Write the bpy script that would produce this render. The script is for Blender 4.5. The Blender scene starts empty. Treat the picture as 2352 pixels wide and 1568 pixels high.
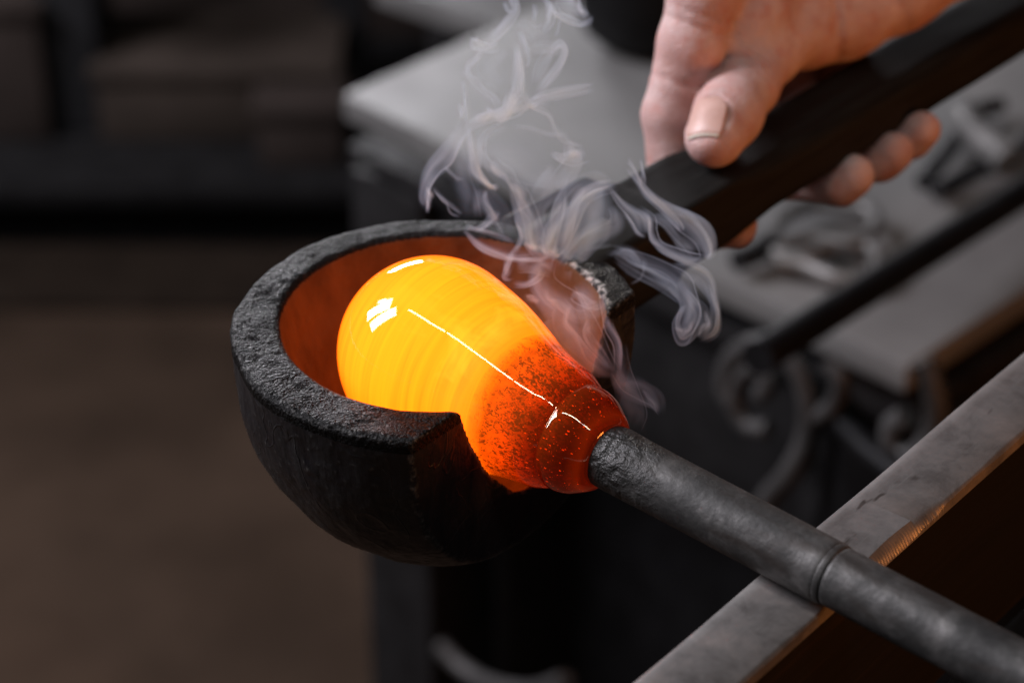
import bpy, bmesh, math, random
import numpy as np
random.seed(7); np.random.seed(7)
R = math.radians
sc = bpy.context.scene
col = sc.collection

# ------------------------------------------------------------------ camera
W0, H0 = 2352, 1568                      # pixel grid the measurements were taken on
PITCH = R(33); SENS = 36/85
FW = np.array([0, math.cos(PITCH), -math.sin(PITCH)])
UP = np.array([0, math.sin(PITCH), math.cos(PITCH)])
RT = np.array([1., 0, 0])
CAM = np.array([0, 0, 1.0]) - 0.66*FW
cd = bpy.data.cameras.new('camera'); cam = bpy.data.objects.new('camera', cd); col.objects.link(cam)
cam.location = CAM; cam.rotation_euler = (R(90)-PITCH, 0, 0)
cd.lens = 85; cd.sensor_width = 36; cd.clip_start = 0.02; cd.clip_end = 60
cd.dof.use_dof = True; cd.dof.focus_distance = 0.645; cd.dof.aperture_fstop = 8.5; cd.dof.aperture_blades = 0
sc.camera = cam
# ------------------------------------------------------------------ world and lamps
wd = bpy.data.worlds.new('World'); sc.world = wd; wd.use_nodes = True
wd.node_tree.nodes['Background'].inputs[0].default_value = (0.9, 0.93, 1.0, 1)
wd.node_tree.nodes['Background'].inputs[1].default_value = 0.012
def area(name, loc, target, sx, sy, power, color, roll=None):
    l = bpy.data.lights.new(name, 'AREA'); l.shape = 'RECTANGLE'; l.size = sx; l.size_y = sy
    l.energy = power; l.color = color
    o = bpy.data.objects.new(name, l); col.objects.link(o); o.location = loc
    from mathutils import Vector, Matrix
    z = (Vector(loc)-Vector(target)).normalized()
    x = Vector(roll).normalized() if roll else Vector((0, 0, 1)).cross(z).normalized()
    y = z.cross(x).normalized(); x = y.cross(z).normalized()
    o.rotation_euler = Matrix((x, y, z)).transposed().to_euler()
    return o
BULB = np.array([-0.023, 0.010, 0.985])
for dx, dz, sx, sy, pw in ((-.36, .05, .46, 1.30, 45), (.26, .38, .60, .62, 27), (.20, -.42, .42, .74, 23), (.62, .10, .16, .40, 5)):   # panes of the shop window on the left
    area('window_light', tuple(BULB+np.array([-1.90, 0.62+dx, 1.45+dz*.75])), tuple(BULB), sx, sy, pw, (0.95, 0.92, 1.0))
area('rear_window_light', (-1.05, 4.4, 1.5), (0, 0, 1.0), 1.1, 0.6, 100, (0.97, 0.95, 1.0))
TUBE = np.array([.80, -.60, 0])           # fluorescent tubes end to end overhead
for a_, l_, w_ in ((-.62, .50, 2.4), (.02, .70, 3.4), (.60, .34, 1.6), (1.02, .34, 1.6)):
    area('tube_light', tuple(BULB+np.array([-0.10, -0.52, 1.75])+TUBE*a_), tuple(BULB+TUBE*a_*.35), l_, 0.062, w_, (1.0, 0.97, 0.92), roll=(0.80, -0.60, 0))
area('furnace_light', (0.78, -0.36, 1.0), (0.13, 0.12, 0.97), 0.20, 0.20, 2.8, (1.0, 0.33, 0.07))

sc.view_settings.view_transform = 'Standard'; sc.view_settings.look = 'None'
sc.view_settings.exposure = 0.0; sc.view_settings.gamma = 1
sc.cycles.use_denoising = True
sc.cycles.max_bounces = 12; sc.cycles.transparent_max_bounces = 64
sc.cycles.volume_bounces = 1; sc.cycles.transmission_bounces = 10
sc.cycles.sample_clamp_indirect = 6.0

# ------------------------------------------------------------------ measuring helpers
def ray(px, py): return FW + RT*((px-W0/2)*SENS/W0) - UP*((py-H0/2)*SENS/W0)
def P(px, py, d): return CAM + ray(px, py)*d
def PH(px, py, z):
    r = ray(px, py); return CAM + r*((z-CAM[2])/r[2])
RC = P(1010, 738, .672); ZR = RC[2]       # centre of the block's rim
AZ = R(48)
U = np.array([math.cos(AZ), math.sin(AZ), 0]); V = np.array([math.sin(AZ), -math.cos(AZ), 0]); Z = np.array([0, 0, 1.])
def HL(u, w, z): return RC + (U*u + V*w + Z*z)*0.001      # handle frame in mm

# ------------------------------------------------------------------ object helpers
def link(name, me, mats, parent=None, smooth=True):
    o = bpy.data.objects.new(name, me); col.objects.link(o)
    for m in (mats if isinstance(mats, (list, tuple)) else [mats]): me.materials.append(m)
    if smooth: me.polygons.foreach_set('use_smooth', [True]*len(me.polygons))
    if parent: o.parent = parent
    return o
def mesh(name, v, f, mats, parent=None, smooth=True):
    me = bpy.data.meshes.new(name); me.from_pydata([tuple(map(float, p)) for p in v], [], f); me.update()
    return link(name, me, mats, parent, smooth)
def tag(o, label, cat=None, group=None, kind=None):
    o['label'] = label
    if cat: o['category'] = cat
    if group: o['group'] = group
    if kind: o['kind'] = kind
    return o
def empty(name, loc):
    o = bpy.data.objects.new(name, None); col.objects.link(o); o.location = loc; o.empty_display_size = 0.02; return o
def fit(o, parent):
    """parent o (built in world space) to an empty without moving it"""
    o.parent = parent
    from mathutils import Matrix
    o.matrix_parent_inverse = Matrix.Translation(parent.location).inverted()
    return o
def shade_auto(o, ang=35):
    bm = bmesh.new(); bm.from_mesh(o.data)
    for e in bm.edges:
        if len(e.link_faces) == 2: e.smooth = e.calc_face_angle(0) < R(ang)
    bm.to_mesh(o.data); bm.free()

def tube(name, pts, rad, mats, parent=None, seg=16, caps=True):
    pts = np.asarray(pts, float); n = len(pts)
    rad = np.full(n, rad) if np.isscalar(rad) else np.asarray(rad)
    T = np.gradient(pts, axis=0); T /= np.linalg.norm(T, axis=1)[:, None]
    a = np.array([0, 0, 1.]) if abs(T[0, 2]) < .9 else np.array([1., 0, 0])
    N = np.cross(T[0], a); N /= np.linalg.norm(N); v = []
    for i in range(n):
        N = N - T[i]*(N@T[i]); N /= np.linalg.norm(N); B = np.cross(T[i], N)
        for k in range(seg):
            t = 2*math.pi*k/seg; v.append(pts[i] + rad[i]*(math.cos(t)*N + math.sin(t)*B))
    f = [(i*seg+k, i*seg+(k+1) % seg, (i+1)*seg+(k+1) % seg, (i+1)*seg+k) for i in range(n-1) for k in range(seg)]
    if caps: f += [tuple(range(seg))[::-1], tuple((n-1)*seg+k for k in range(seg))]
    o = mesh(name, v, f, mats, parent); shade_auto(o, 50); return o
def box(name, c, ax, ay, az, sx, sy, sz, mats, parent=None, bev=0.0):
    """box centred at c with axes and full sizes, edges bevelled"""
    bm = bmesh.new(); bmesh.ops.create_cube(bm, size=1)
    for vv in bm.verts:
        p = np.asarray(c)+np.asarray(ax)*vv.co.x*sx+np.asarray(ay)*vv.co.y*sy+np.asarray(az)*vv.co.z*sz; vv.co = p
    if bev: bmesh.ops.bevel(bm, geom=list(bm.edges), offset=bev, segments=2, affect='EDGES', profile=.6)
    bmesh.ops.recalc_face_normals(bm, faces=bm.faces[:])
    me = bpy.data.meshes.new(name); bm.to_mesh(me); bm.free()
    o = link(name, me, mats, parent); shade_auto(o, 30); return o
def spline(pts, n):
    """Catmull-Rom through rows of any width"""
    p = np.asarray(pts, float); p = np.vstack([2*p[0]-p[1], p, 2*p[-1]-p[-2]]); m = len(p)-3
    out = []
    for x in np.linspace(0, m-1e-6, n):
        i = int(x); t = x-i; a, b, c, d = p[i:i+4]
        out.append(.5*((2*b)+(c-a)*t+(2*a-5*b+4*c-d)*t*t+(3*b-a-3*c+d)*t**3))
    return np.array(out)

# cheap smooth value noise in numpy
_perm = np.random.RandomState(3).rand(64, 64, 64).astype(np.float32)
def vnoise(p, s):
    q = np.asarray(p)*s; i = np.floor(q).astype(int); f = q-i; f = f*f*(3-2*f); i0 = i % 64; i1 = (i+1) % 64
    g = lambda a, b, c: _perm[a, b, c]
    x0, y0, z0 = i0[..., 0], i0[..., 1], i0[..., 2]; x1, y1, z1 = i1[..., 0], i1[..., 1], i1[..., 2]
    fx, fy, fz = f[..., 0], f[..., 1], f[..., 2]
    L = lambda a, b, t: a+(b-a)*t
    return L(L(L(g(x0, y0, z0), g(x1, y0, z0), fx), L(g(x0, y1, z0), g(x1, y1, z0), fx), fy),
             L(L(g(x0, y0, z1), g(x1, y0, z1), fx), L(g(x0, y1, z1), g(x1, y1, z1), fx), fy), fz)*2-1

def surface_nets(fn, lo, hi, h):
    lo = np.asarray(lo, float); n = np.ceil((np.asarray(hi)-lo)/h).astype(int)+1
    xs = [lo[k]+h*np.arange(n[k]) for k in range(3)]
    D = np.empty(n, np.float32); K = 10
    nb = -(-n//K); bc = np.stack(np.meshgrid(*[np.arange(k) for k in nb], indexing='ij'), -1).reshape(-1, 3)
    cd_ = fn(lo+h*(bc*K+(K-1)/2)); rad = h*K*.87+5.0
    for (i, j, k), d0 in zip(bc*K, cd_):
        sl = tuple(slice(a, min(a+K, m_)) for a, m_ in zip((i, j, k), n))
        if abs(d0) > rad: D[sl] = d0; continue
        g = np.stack(np.meshgrid(xs[0][sl[0]], xs[1][sl[1]], xs[2][sl[2]], indexing='ij'), -1)
        D[sl] = fn(g.reshape(-1, 3)).reshape(g.shape[:3])
    S = D < 0; m = n-1
    cnt = np.zeros(m, np.int8)
    offs = [(a, b, c) for a in (0, 1) for b in (0, 1) for c in (0, 1)]
    for a, b, c in offs: cnt += S[a:a+m[0], b:b+m[1], c:c+m[2]]
    act = (cnt > 0) & (cnt < 8); ids = -np.ones(m, np.int64); idx = np.argwhere(act); ids[act] = np.arange(len(idx))
    acc = np.zeros((len(idx), 3)); num = np.zeros(len(idx))
    for p in offs:
        for ax in range(3):
            if p[ax]: continue
            q = list(p); q[ax] = 1
            d0 = D[tuple((idx+p).T)]; d1 = D[tuple((idx+q).T)]; c = (d0 < 0) != (d1 < 0)
            t = np.where(c, d0/np.where(c, d0-d1, 1), 0)
            pt = np.repeat(np.array(p, float)[None], len(idx), 0); pt[:, ax] = t
            acc += pt*c[:, None]; num += c
    vert = lo+h*(idx+acc/num[:, None]); faces = []
    for ax in range(3):
        b, c = (ax+1) % 3, (ax+2) % 3
        sl0 = [slice(None)]*3; sl1 = [slice(None)]*3; sl0[ax] = slice(0, -1); sl1[ax] = slice(1, None)
        ch = S[tuple(sl0)] != S[tuple(sl1)]
        e = np.argwhere(ch); e = e[(e[:, b] > 0) & (e[:, c] > 0) & (e[:, b] < n[b]-1) & (e[:, c] < n[c]-1)]
        sgn = S[tuple(e.T)]
        def cell(db, dc):
            k = e.copy(); k[:, b] -= db; k[:, c] -= dc; return ids[tuple(k.T)]
        q = np.stack([cell(1, 1), cell(0, 1), cell(0, 0), cell(1, 0)], 1)
        q[~sgn] = q[~sgn][:, ::-1]; faces.append(q)
    return vert, np.concatenate(faces)
def np_mesh(name, v, f, mats, parent=None):
    me = bpy.data.meshes.new(name); nf = len(f); k = f.shape[1]
    me.vertices.add(len(v)); me.vertices.foreach_set('co', np.asarray(v, np.float32).ravel())
    me.loops.add(nf*k); me.loops.foreach_set('vertex_index', f.astype(np.int32).ravel())
    me.polygons.add(nf); me.polygons.foreach_set('loop_start', np.arange(0, nf*k, k, dtype=np.int32))
    me.update(calc_edges=True); me.validate()
    return link(name, me, mats, parent)
def smin(a, b, k):
    h = np.clip(.5+.5*(b-a)/k, 0, 1); return b+(a-b)*h-k*h*(1-h)
def smax(a, b, k): return -smin(-a, -b, k)
def cone(p, a, b, ra, rb):
    a = np.asarray(a, float); b = np.asarray(b, float); ab = b-a
    t = np.clip(((p-a)@ab)/(ab@ab), 0, 1); return np.linalg.norm(p-a-t[:, None]*ab, axis=1)-(ra+(rb-ra)*t)

# ------------------------------------------------------------------ materials
class NT:
    def __init__(s, name):
        s.m = bpy.data.materials.new(name); s.m.use_nodes = True; s.t = s.m.node_tree; s.t.nodes.clear()
        s.out = s.n('ShaderNodeOutputMaterial')
    def n(s, typ, **kw):
        x = s.t.nodes.new(typ)
        for k, v in kw.items(): setattr(x, k, v)
        return x
    def l(s, a, b): s.t.links.new(a, b)
    def coord(s): return s.n('ShaderNodeTexCoord').outputs['Object']
    def map(s, vec, scale=(1, 1, 1), rot=(0, 0, 0), loc=(0, 0, 0)):
        x = s.n('ShaderNodeMapping'); x.inputs['Scale'].default_value = scale; x.inputs['Rotation'].default_value = rot
        x.inputs['Location'].default_value = loc; s.l(vec, x.inputs[0]); return x.outputs[0]
    def noise(s, vec, scale, detail=3, rough=.55, dist=0):
        x = s.n('ShaderNodeTexNoise'); x.inputs['Scale'].default_value = scale; x.inputs['Detail'].default_value = detail
        x.inputs['Roughness'].default_value = rough; x.inputs['Distortion'].default_value = dist; s.l(vec, x.inputs['Vector']); return x.outputs['Fac']
    def vor(s, vec, scale, feature='F1'):
        x = s.n('ShaderNodeTexVoronoi', feature=feature); x.inputs['Scale'].default_value = scale; s.l(vec, x.inputs['Vector']); return x.outputs['Distance']
    def ramp(s, fac, stops, interp='LINEAR'):
        x = s.n('ShaderNodeValToRGB'); r = x.color_ramp; r.interpolation = interp
        while len(r.elements) < len(stops): r.elements.new(.5)
        for e, (p, c) in zip(r.elements, stops):
            e.position = p; e.color = (c, c, c, 1) if np.isscalar(c) else (*c, 1)
        s.l(fac, x.inputs[0]); return x.outputs[0]
    def math(s, op, a, b=None, clamp=False):
        x = s.n('ShaderNodeMath', operation=op); x.use_clamp = clamp
        for i, q in enumerate((a, b)):
            if q is None: continue
            if hasattr(q, 'links'): s.l(q, x.inputs[i])
            else: x.inputs[i].default_value = q
        return x.outputs[0]
    def mix(s, fac, a, b, blend='MIX'):
        x = s.n('ShaderNodeMix', data_type='RGBA', blend_type=blend)
        for k, q in ((0, fac), (6, a), (7, b)):
            if hasattr(q, 'links'): s.l(q, x.inputs[k])
            elif np.isscalar(q): x.inputs[k].default_value = q
            else: x.inputs[k].default_value = (*q, 1)
        return x.outputs[2]
    def bump(s, h, dist, strength=1, normal=None):
        x = s.n('ShaderNodeBump'); x.inputs['Distance'].default_value = dist; x.inputs['Strength'].default_value = strength
        s.l(h, x.inputs['Height'])
        if normal: s.l(normal, x.inputs['Normal'])
        return x.outputs[0]
    def bsdf(s, **kw):
        x = s.n('ShaderNodeBsdfPrincipled')
        for k, v in kw.items():
            k = k.replace('_', ' ')
            if hasattr(v, 'links'): s.l(v, x.inputs[k])
            elif isinstance(v, tuple) and len(v) == 3 and x.inputs[k].type == 'RGBA': x.inputs[k].default_value = (*v, 1)
            else: x.inputs[k].default_value = v
        s.l(x.outputs[0], s.out.inputs[0]); return x
    def sep(s, vec):
        x = s.n('ShaderNodeSeparateXYZ'); s.l(vec, x.inputs[0]); return x.outputs

def plain(name, c, rough=.5, metal=0, scale=60, var=.35, bumpd=0.0, spec=.12):
    t = NT(name); co = t.coord(); n = t.noise(co, scale, 5, .6)
    c = np.array(c)
    colr = t.ramp(n, [(.3, tuple(c*(1-var))), (.7, tuple(np.minimum(c*(1+var), 1)))])
    kw = dict(Base_Color=colr, Roughness=t.ramp(t.noise(co, scale*2.3, 4), [(.3, max(rough-.12, .05)), (.7, min(rough+.12, 1))]), Metallic=metal, Specular_IOR_Level=spec)
    if bumpd: kw['Normal'] = t.bump(t.noise(co, scale*5, 4), bumpd)
    t.bsdf(**kw); return t.m

# charred wood, granular outside (object space of the bowl: origin at the rim centre)
def char_mat():
    t = NT('charred_wood'); co = t.coord(); x, y, z = t.sep(co)
    g = t.noise(co, 1350, 3, .6); g2 = t.noise(co, 260, 4, .6); cr = t.vor(co, 1000)
    h = t.math('ADD', t.math('MULTIPLY', g, .8), t.math('ADD', t.math('MULTIPLY', g2, .9), t.math('MULTIPLY', cr, .4)))
    # ash left on the far inner lip
    xo, yo = t.math('SUBTRACT', x, .0012), t.math('SUBTRACT', y, .0026)
    rad = t.math('SQRT', t.math('ADD', t.math('MULTIPLY', xo, xo), t.math('MULTIPLY', yo, yo)))
    ang = t.math('ARCTAN2', y, x)
    wob = t.math('MULTIPLY', t.math('SUBTRACT', t.noise(co, 320, 4, .7), .5), .008)
    a1 = t.ramp(t.math('MULTIPLY', ang, .7), [(.13, 0.), (.22, 1.), (.70, 1.), (.80, 0.)])
    a2 = t.ramp(t.math('MULTIPLY', t.math('ABSOLUTE', t.math('SUBTRACT', t.math('ADD', rad, wob), .0466)), 480), [(.18, 1.), (.75, 0.)])
    a3 = t.ramp(t.math('MULTIPLY', t.math('ADD', z, .006), 160), [(.25, 0.), (.75, 1.)])
    ash = t.math('MULTIPLY', t.math('MULTIPLY', a1, a2), t.math('MULTIPLY', a3, t.ramp(t.noise(co, 420, 4, .65), [(.40, 0.), (.58, .9)])))
    base = t.ramp(g2, [(.25, (.0012, .0011, .0011)), (.75, (.0045, .0042, .0040))])
    rust = t.ramp(t.noise(co, 55, 4, .65), [(.66, 0.), (.78, .6)])
    ge = t.n('ShaderNodeNewGeometry').outputs['Pointiness']; wear_glint = t.math('MULTIPLY', t.ramp(ge, [(.512, 0.), (.535, 1.)]), t.ramp(t.noise(co, 900, 4, .7), [(.50, 0.), (.64, 1.)]))
    base = t.mix(wear_glint, base, (.10, .097, .095))  # pale edge wear, its specks also painting glints into the colour
    base = t.mix(rust, base, (.022, .009, .004)); base = t.mix(ash, base, (.42, .40, .38))
    ro = t.math('SUBTRACT', t.ramp(g, [(.34, .24), (.46, .50), (.7, .62)]), t.math('MULTIPLY', wear_glint, .2))
    nm = t.bump(t.math('MULTIPLY', h, 1.0), .00075, .9)
    t.bsdf(Base_Color=base, Roughness=ro, Specular_IOR_Level=.13, Normal=nm); return t.m
def char_side():
    t = NT('charred_wood_side'); co = t.coord()
    g = t.noise(co, 700, 3, .6); st = t.noise(t.map(co, (1, 1, .15)), 240, 4, .6)
    cr = t.ramp(t.noise(co, 36, 2, .5, 1.6), [(.485, 0.), (.50, 1.), (.515, 0.)])
    h = t.math('ADD', t.math('ADD', t.math('MULTIPLY', g, .35), st), t.math('MULTIPLY', cr, .45))
    base = t.ramp(st, [(.3, (.0035, .0032, .0050)), (.8, (.010, .009, .0088))])
    base = t.mix(t.ramp(t.noise(co, 30, 3), [(.62, 0.), (.75, .7)]), base, (.02, .008, .004))
    ge = t.n('ShaderNodeNewGeometry').outputs['Pointiness']; wear_glint = t.math('MULTIPLY', t.ramp(ge, [(.506, 0.), (.520, 1.)]), t.ramp(t.noise(co, 500, 4, .7), [(.45, 0.), (.62, 1.)]))
    base = t.mix(wear_glint, base, (.09, .085, .08))  # pale worn edges that also carry a painted edge highlight
    t.bsdf(Base_Color=base, Roughness=t.ramp(st, [(.3, .36), (.7, .56)]), Specular_IOR_Level=.45, Normal=t.bump(h, .0004, .8)); return t.m
def char_in():
    t = NT('charred_wood_inside'); co = t.coord()
    g = t.noise(t.map(co, (1, 1, .35)), 150, 4, .55); sp = t.noise(co, 300, 3, .6)
    soot = t.ramp(t.noise(t.map(co, (1, 1, .5)), 60, 5, .65), [(.44, 0.), (.60, 1.)])
    base = t.ramp(g, [(.3, (.080, .045, .023)), (.7, (.115, .064, .031))]); base = t.mix(t.math('MULTIPLY', soot, .55), base, (.05, .028, .016))
    t.bsdf(Base_Color=base, Roughness=.7, Specular_IOR_Level=.08, Normal=t.bump(sp, .00015, .5)); return t.m
def handle_mat():
    t = NT('handle_wood'); co = t.map(t.coord(), rot=(0, 0, -AZ))
    fib = t.noise(t.map(co, (.06, 1, 1)), 420, 4, .6); b = t.noise(co, 28, 3)
    base = t.ramp(fib, [(.3, (.0045, .0043, .004)), (.7, (.012, .0115, .0105))])
    base = t.mix(t.ramp(b, [(.5, 0.), (.7, .5)]), base, (.008, .0065, .0055))
    t.bsdf(Base_Color=base, Roughness=t.ramp(fib, [(.3, .58), (.7, .8)]), Specular_IOR_Level=.14, Normal=t.bump(fib, .0003, .6)); return t.m
M_CHAR, M_SIDE, M_IN, M_HAN = char_mat(), char_side(), char_in(), handle_mat()

# ------------------------------------------------------------------ floor and background setting
M_FLOOR = plain('floor_concrete', (.052, .034, .0235), .9, 0, 3.0, .45, spec=.08)
fl = mesh('floor', [(-6, -3, 0), (6, -3, 0), (6, 9, 0), (-6, 9, 0)], [(0, 1, 2, 3)], M_FLOOR, smooth=False)
fl['kind'] = 'structure'; fl['label'] = 'brown concrete workshop floor out of focus'
M_WALL = plain('wall_plaster', (.03, .027, .027), .85, 0, 4, .3)
wl = mesh('back_wall', [(-6, 5.2, 0), (6, 5.2, 0), (6, 5.2, 3.2), (-6, 5.2, 3.2)], [(0, 1, 2, 3)], M_WALL, smooth=False)
wl['kind'] = 'structure'; wl['label'] = 'dark workshop wall far behind the bench'

mt = empty('floor_shade', (-.75, 1.58, .0)); tag(mt, 'thin dark sheet added on the floor as painted shade before the low storage bench', 'mat')  # dark sheet added in place of the floor's shade in front of the bench
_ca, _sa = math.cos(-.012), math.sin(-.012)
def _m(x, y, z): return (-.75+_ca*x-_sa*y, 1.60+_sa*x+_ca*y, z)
fit(mesh('floor_shade_sheet', [_m(x, y, z) for z in (.0004, .008) for x, y in ((-1.3, .0), (.95, .0), (.95, .128), (-1.3, .128))], [(3, 2, 1, 0), (4, 5, 6, 7), (0, 1, 5, 4), (1, 2, 6, 5), (2, 3, 7, 6), (3, 0, 4, 7)], plain('floor_shade_dark', (.019, .0135, .010), .9, 0, 20, .3, spec=.05), smooth=False), mt)
# ------------------------------------------------------------------ work table with steel plate
M_PLATE = NT('plate_steel'); _c = M_PLATE.coord()
M_PLATE.bsdf(Base_Color=M_PLATE.ramp(M_PLATE.noise(_c, 7, 5, .6, .6), [(.3, (.12, .119, .117)), (.7, (.20, .198, .193))]), Metallic=.25, Roughness=M_PLATE.ramp(M_PLATE.noise(_c, 14, 4), [(.3, .42), (.7, .62)])); M_PLATE = M_PLATE.m
M_IRON = plain('dark_iron', (.016, .0155, .016), .6, .2, 30, .4)
M_IRONB = plain('worn_iron', (.16, .155, .15), .45, .5, 30, .4)
M_IRON2 = plain('oiled_iron', (.060, .058, .057), .5, .3, 30, .4)
M_BLACK = plain('black_paint', (.006, .006, .0065), .5, 0, 30, .4)
ZT = .70
tA = PH(785, 215, ZT); tB = PH(2085, 840, ZT)
ex = (tB-tA); LX = np.linalg.norm(ex); ex = ex/LX; ey = np.array([-ex[1], ex[0], 0]); LY = .62
table = empty('work_table', tuple(((tA+tB)/2+ey*LY/2)*np.array([1, 1, 0])))
tag(table, 'steel topped work table with scroll ironwork, blurred behind the smoking block', 'table')
def tp(a, b, z): return tA + ex*a + ey*b + Z*(z-ZT)
def tpart(o): return fit(o, table)
tpart(box('top_plate', tp(LX/2, LY/2, ZT-.009), ex, ey, Z, LX, LY, .018, M_PLATE, bev=.004))
tpart(box('under_plate', tp(LX/2, LY/2, ZT-.040), ex, ey, Z, LX-.002, LY-.004, .010, M_IRON, bev=.002))
for a, b in ((.033, .033), (LX-.03, .033), (.033, LY-.03), (LX-.03, LY-.03)):
    tpart(box('leg', tp(a, b, (ZT-.05)/2), ex, ey, Z, .062, .062, ZT-.05, M_IRON, bev=.003))
tpart(box('apron', tp(LX/2, .02, ZT-.10), ex, ey, Z, LX-.13, .012, .10, M_IRON, bev=.002))
tpart(box('side_apron', tp(LX-.02, LY/2, ZT-.10), ex, ey, Z, .012, LY-.13, .10, M_IRON, bev=.002))
tpart(box('front_panel', tp(LX/2, .10, .33), ex, ey, Z, LX-.02, .012, .60, M_BLACK, bev=.002))
tpart(box('back_panel', tp(LX/2, LY-.06, .36), ex, ey, Z, LX-.13, .01, .56, M_BLACK))
o = tpart(tube('bolt', [tp(.052, -.012, ZT-.115), tp(.052, .004, ZT-.115)], .0075, M_IRONB, seg=14))
def onface(px, py, off=-.02):
    r = ray(px, py); n = ey; t = ((tA+ey*off-CAM)@n)/(r@n); return CAM+r*t
def scroll(pts, rad, n=60):
    c = spline(pts, n); tpart(tube('scroll', [onface(x, y) for x, y in c], rad, M_IRON2, seg=10))
scroll([(1690, 925), (1668, 880), (1690, 815), (1755, 790), (1822, 830), (1858, 915), (1852, 1010), (1815, 1085), (1775, 1130), (1752, 1168)], .0062)
scroll([(1748, 905), (1770, 870), (1730, 845), (1700, 870), (1690, 925), (1715, 975), (1765, 985)], .0050)
scroll([(2118, 830), (2140, 880), (2150, 950), (2135, 1010), (2095, 1050), (2055, 1030), (2050, 980), (2085, 955)], .0062)
scroll([(1010, 1480), (1060, 1530), (1130, 1570), (1220, 1585), (1300, 1560)], .0055)
scroll([(1900, 830), (1930, 870), (1915, 930), (1870, 960)], .0052)
# long rods leaning over the plate
for (p0, p1, rr, nm, lb) in (((1740, 822, 1.10), (2470, 368, 1.32), .0085, 'iron_rod', 'black iron rod lying across the blurred steel plate'),):
    q0, q1 = P(*p0), P(*p1); o = tube(nm, [q0, q1], rr, M_BLACK); tag(o, lb, 'rod')
# black quench barrel right of the table
qb = P(2425, 740, 1.10)
brl = empty('quench_barrel', (qb[0]+.03, qb[1]+.10, 0)); tag(brl, 'black steel barrel beside the blurred work table', 'barrel')
cx, cy = qb[0]+.03, qb[1]+.10
ring = lambda r, z: [(cx+r*math.cos(a), cy+r*math.sin(a), z) for a in np.linspace(0, 2*math.pi, 40, endpoint=False)]
pv = []; prof = [(.0, .0), (.115, 0), (.115, .2), (.118, .21), (.115, .22), (.115, .42), (.118, .43), (.115, .44), (.115, .655), (.12, .66), (.12, .668), (.108, .668), (.108, .06)]
for r_, z_ in prof: pv += ring(max(r_, .001), z_)
pf = [(i*40+k, i*40+(k+1) % 40, (i+1)*40+(k+1) % 40, (i+1)*40+k) for i in range(len(prof)-1) for k in range(40)]
fit(mesh('shell', pv, pf, M_BLACK), brl)
wv = ring(.1075, .60); fit(mesh('water', wv, [tuple(range(40))], M_BLACK), brl)

# tools on the plate
def tool_loop(name, pxpts, r, mat, z=ZT+.012, n=50):
    c = spline(pxpts, n); return tube(name, [PH(x, y, z) for x, y in c], r, mat, seg=10)
sh = empty('hand_shears', tuple(PH(1850, 560, ZT))); tag(sh, 'iron hand shears lying on the plate under the handle', 'shears')
fit(tool_loop('grip', [(1770, 545), (1800, 500), (1880, 470), (1990, 480), (2010, 520), (1960, 560), (1870, 545), (1790, 560)], .0042, M_IRONB), sh)
fit(tool_loop('grip', [(1760, 575), (1830, 590), (1930, 560), (2010, 575), (2000, 630), (1930, 640), (1850, 610), (1780, 600)], .0045, M_IRONB, ZT+.010), sh)
fit(tool_loop('blade', [(1770, 560), (1730, 585), (1690, 600)], .006, M_IRON, ZT+.011, 8), sh)
jk = empty('steel_jacks', tuple(PH(2270, 300, ZT))); tag(jk, 'pair of bright steel jacks at the right end of the plate', 'jacks')
fit(tool_loop('blade', [(2120, 420), (2190, 330), (2240, 260), (2300, 240)], .005, M_IRON), jk)
fit(tool_loop('blade', [(2150, 440), (2240, 395), (2310, 370), (2390, 300)], .005, M_IRON), jk)
fit(tool_loop('spring_bow', [(2215, 265), (2240, 300), (2285, 340), (2320, 375)], .009, M_IRONB, ZT+.02, 20), jk)
# black pot near the back edge of the plate
pt = PH(1500, 105, ZT+.01); M_POT = M_BLACK
pot = empty('iron_pot', (pt[0], pt[1]+.03, ZT)); tag(pot, 'small black round pot standing at the back of the plate', 'pot')
pr_ = [(.001, .0), (.030, .0), (.042, .010), (.048, .035), (.045, .075), (.047, .08), (.042, .08), (.040, .03), (.001, .02)]
vv = []
for r_, z_ in pr_: vv += [(pt[0]+r_*math.cos(a), pt[1]+.03+r_*math.sin(a), ZT+z_) for a in np.linspace(0, 2*math.pi, 32, endpoint=False)]
fit(mesh('pot_body', vv, [(i*32+k, i*32+(k+1) % 32, (i+1)*32+(k+1) % 32, (i+1)*32+k) for i in range(len(pr_)-1) for k in range(32)], M_POT), pot)
fit(tube('bail', [np.array([pt[0]+.046*math.cos(a), pt[1]+.03, ZT+.075+.04*math.sin(a)]) for a in np.linspace(0, math.pi, 20)], .002, M_IRON, seg=8), pot)

# low storage bench with crates far behind on the left
M_GREY = plain('grey_enamel', (.028, .028, .030), .6, 0, 6, .3); M_BRN = plain('brown_card', (.042, .032, .028), .8, 0, 6, .3)
M_NAVY = plain('dark_cloth', (.006, .007, .009), .9, 0, 8, .3); M_TAN = plain('tan_wood', (.052, .040, .033), .7, 0, 6, .3)
X, Y = np.array([1., 0, 0]), np.array([0, 1., 0])
by = 1.70
sb = empty('storage_bench', (-.62, by+.25, 0)); tag(sb, 'low dark storage bench far behind on the left', 'bench')
BT = .092
fit(box('bench_top', (-.62, by+.30, BT-.012), X, Y, Z, 1.35, .60, .024, M_IRON, bev=.003), sb)
for x_ in (-1.26, .02):
    for y_ in (by+.05, by+.55): fit(box('foot', (x_, y_, (BT-.025)/2), X, Y, Z, .05, .05, BT-.025, M_IRON, bev=.003), sb)
fit(box('under_shade_board', (-.62, by+.04, (BT-.026)/2), X, Y, Z, 1.2, .02, BT-.026, M_BLACK), sb)  # black board painted in for the shadow under the bench
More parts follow.
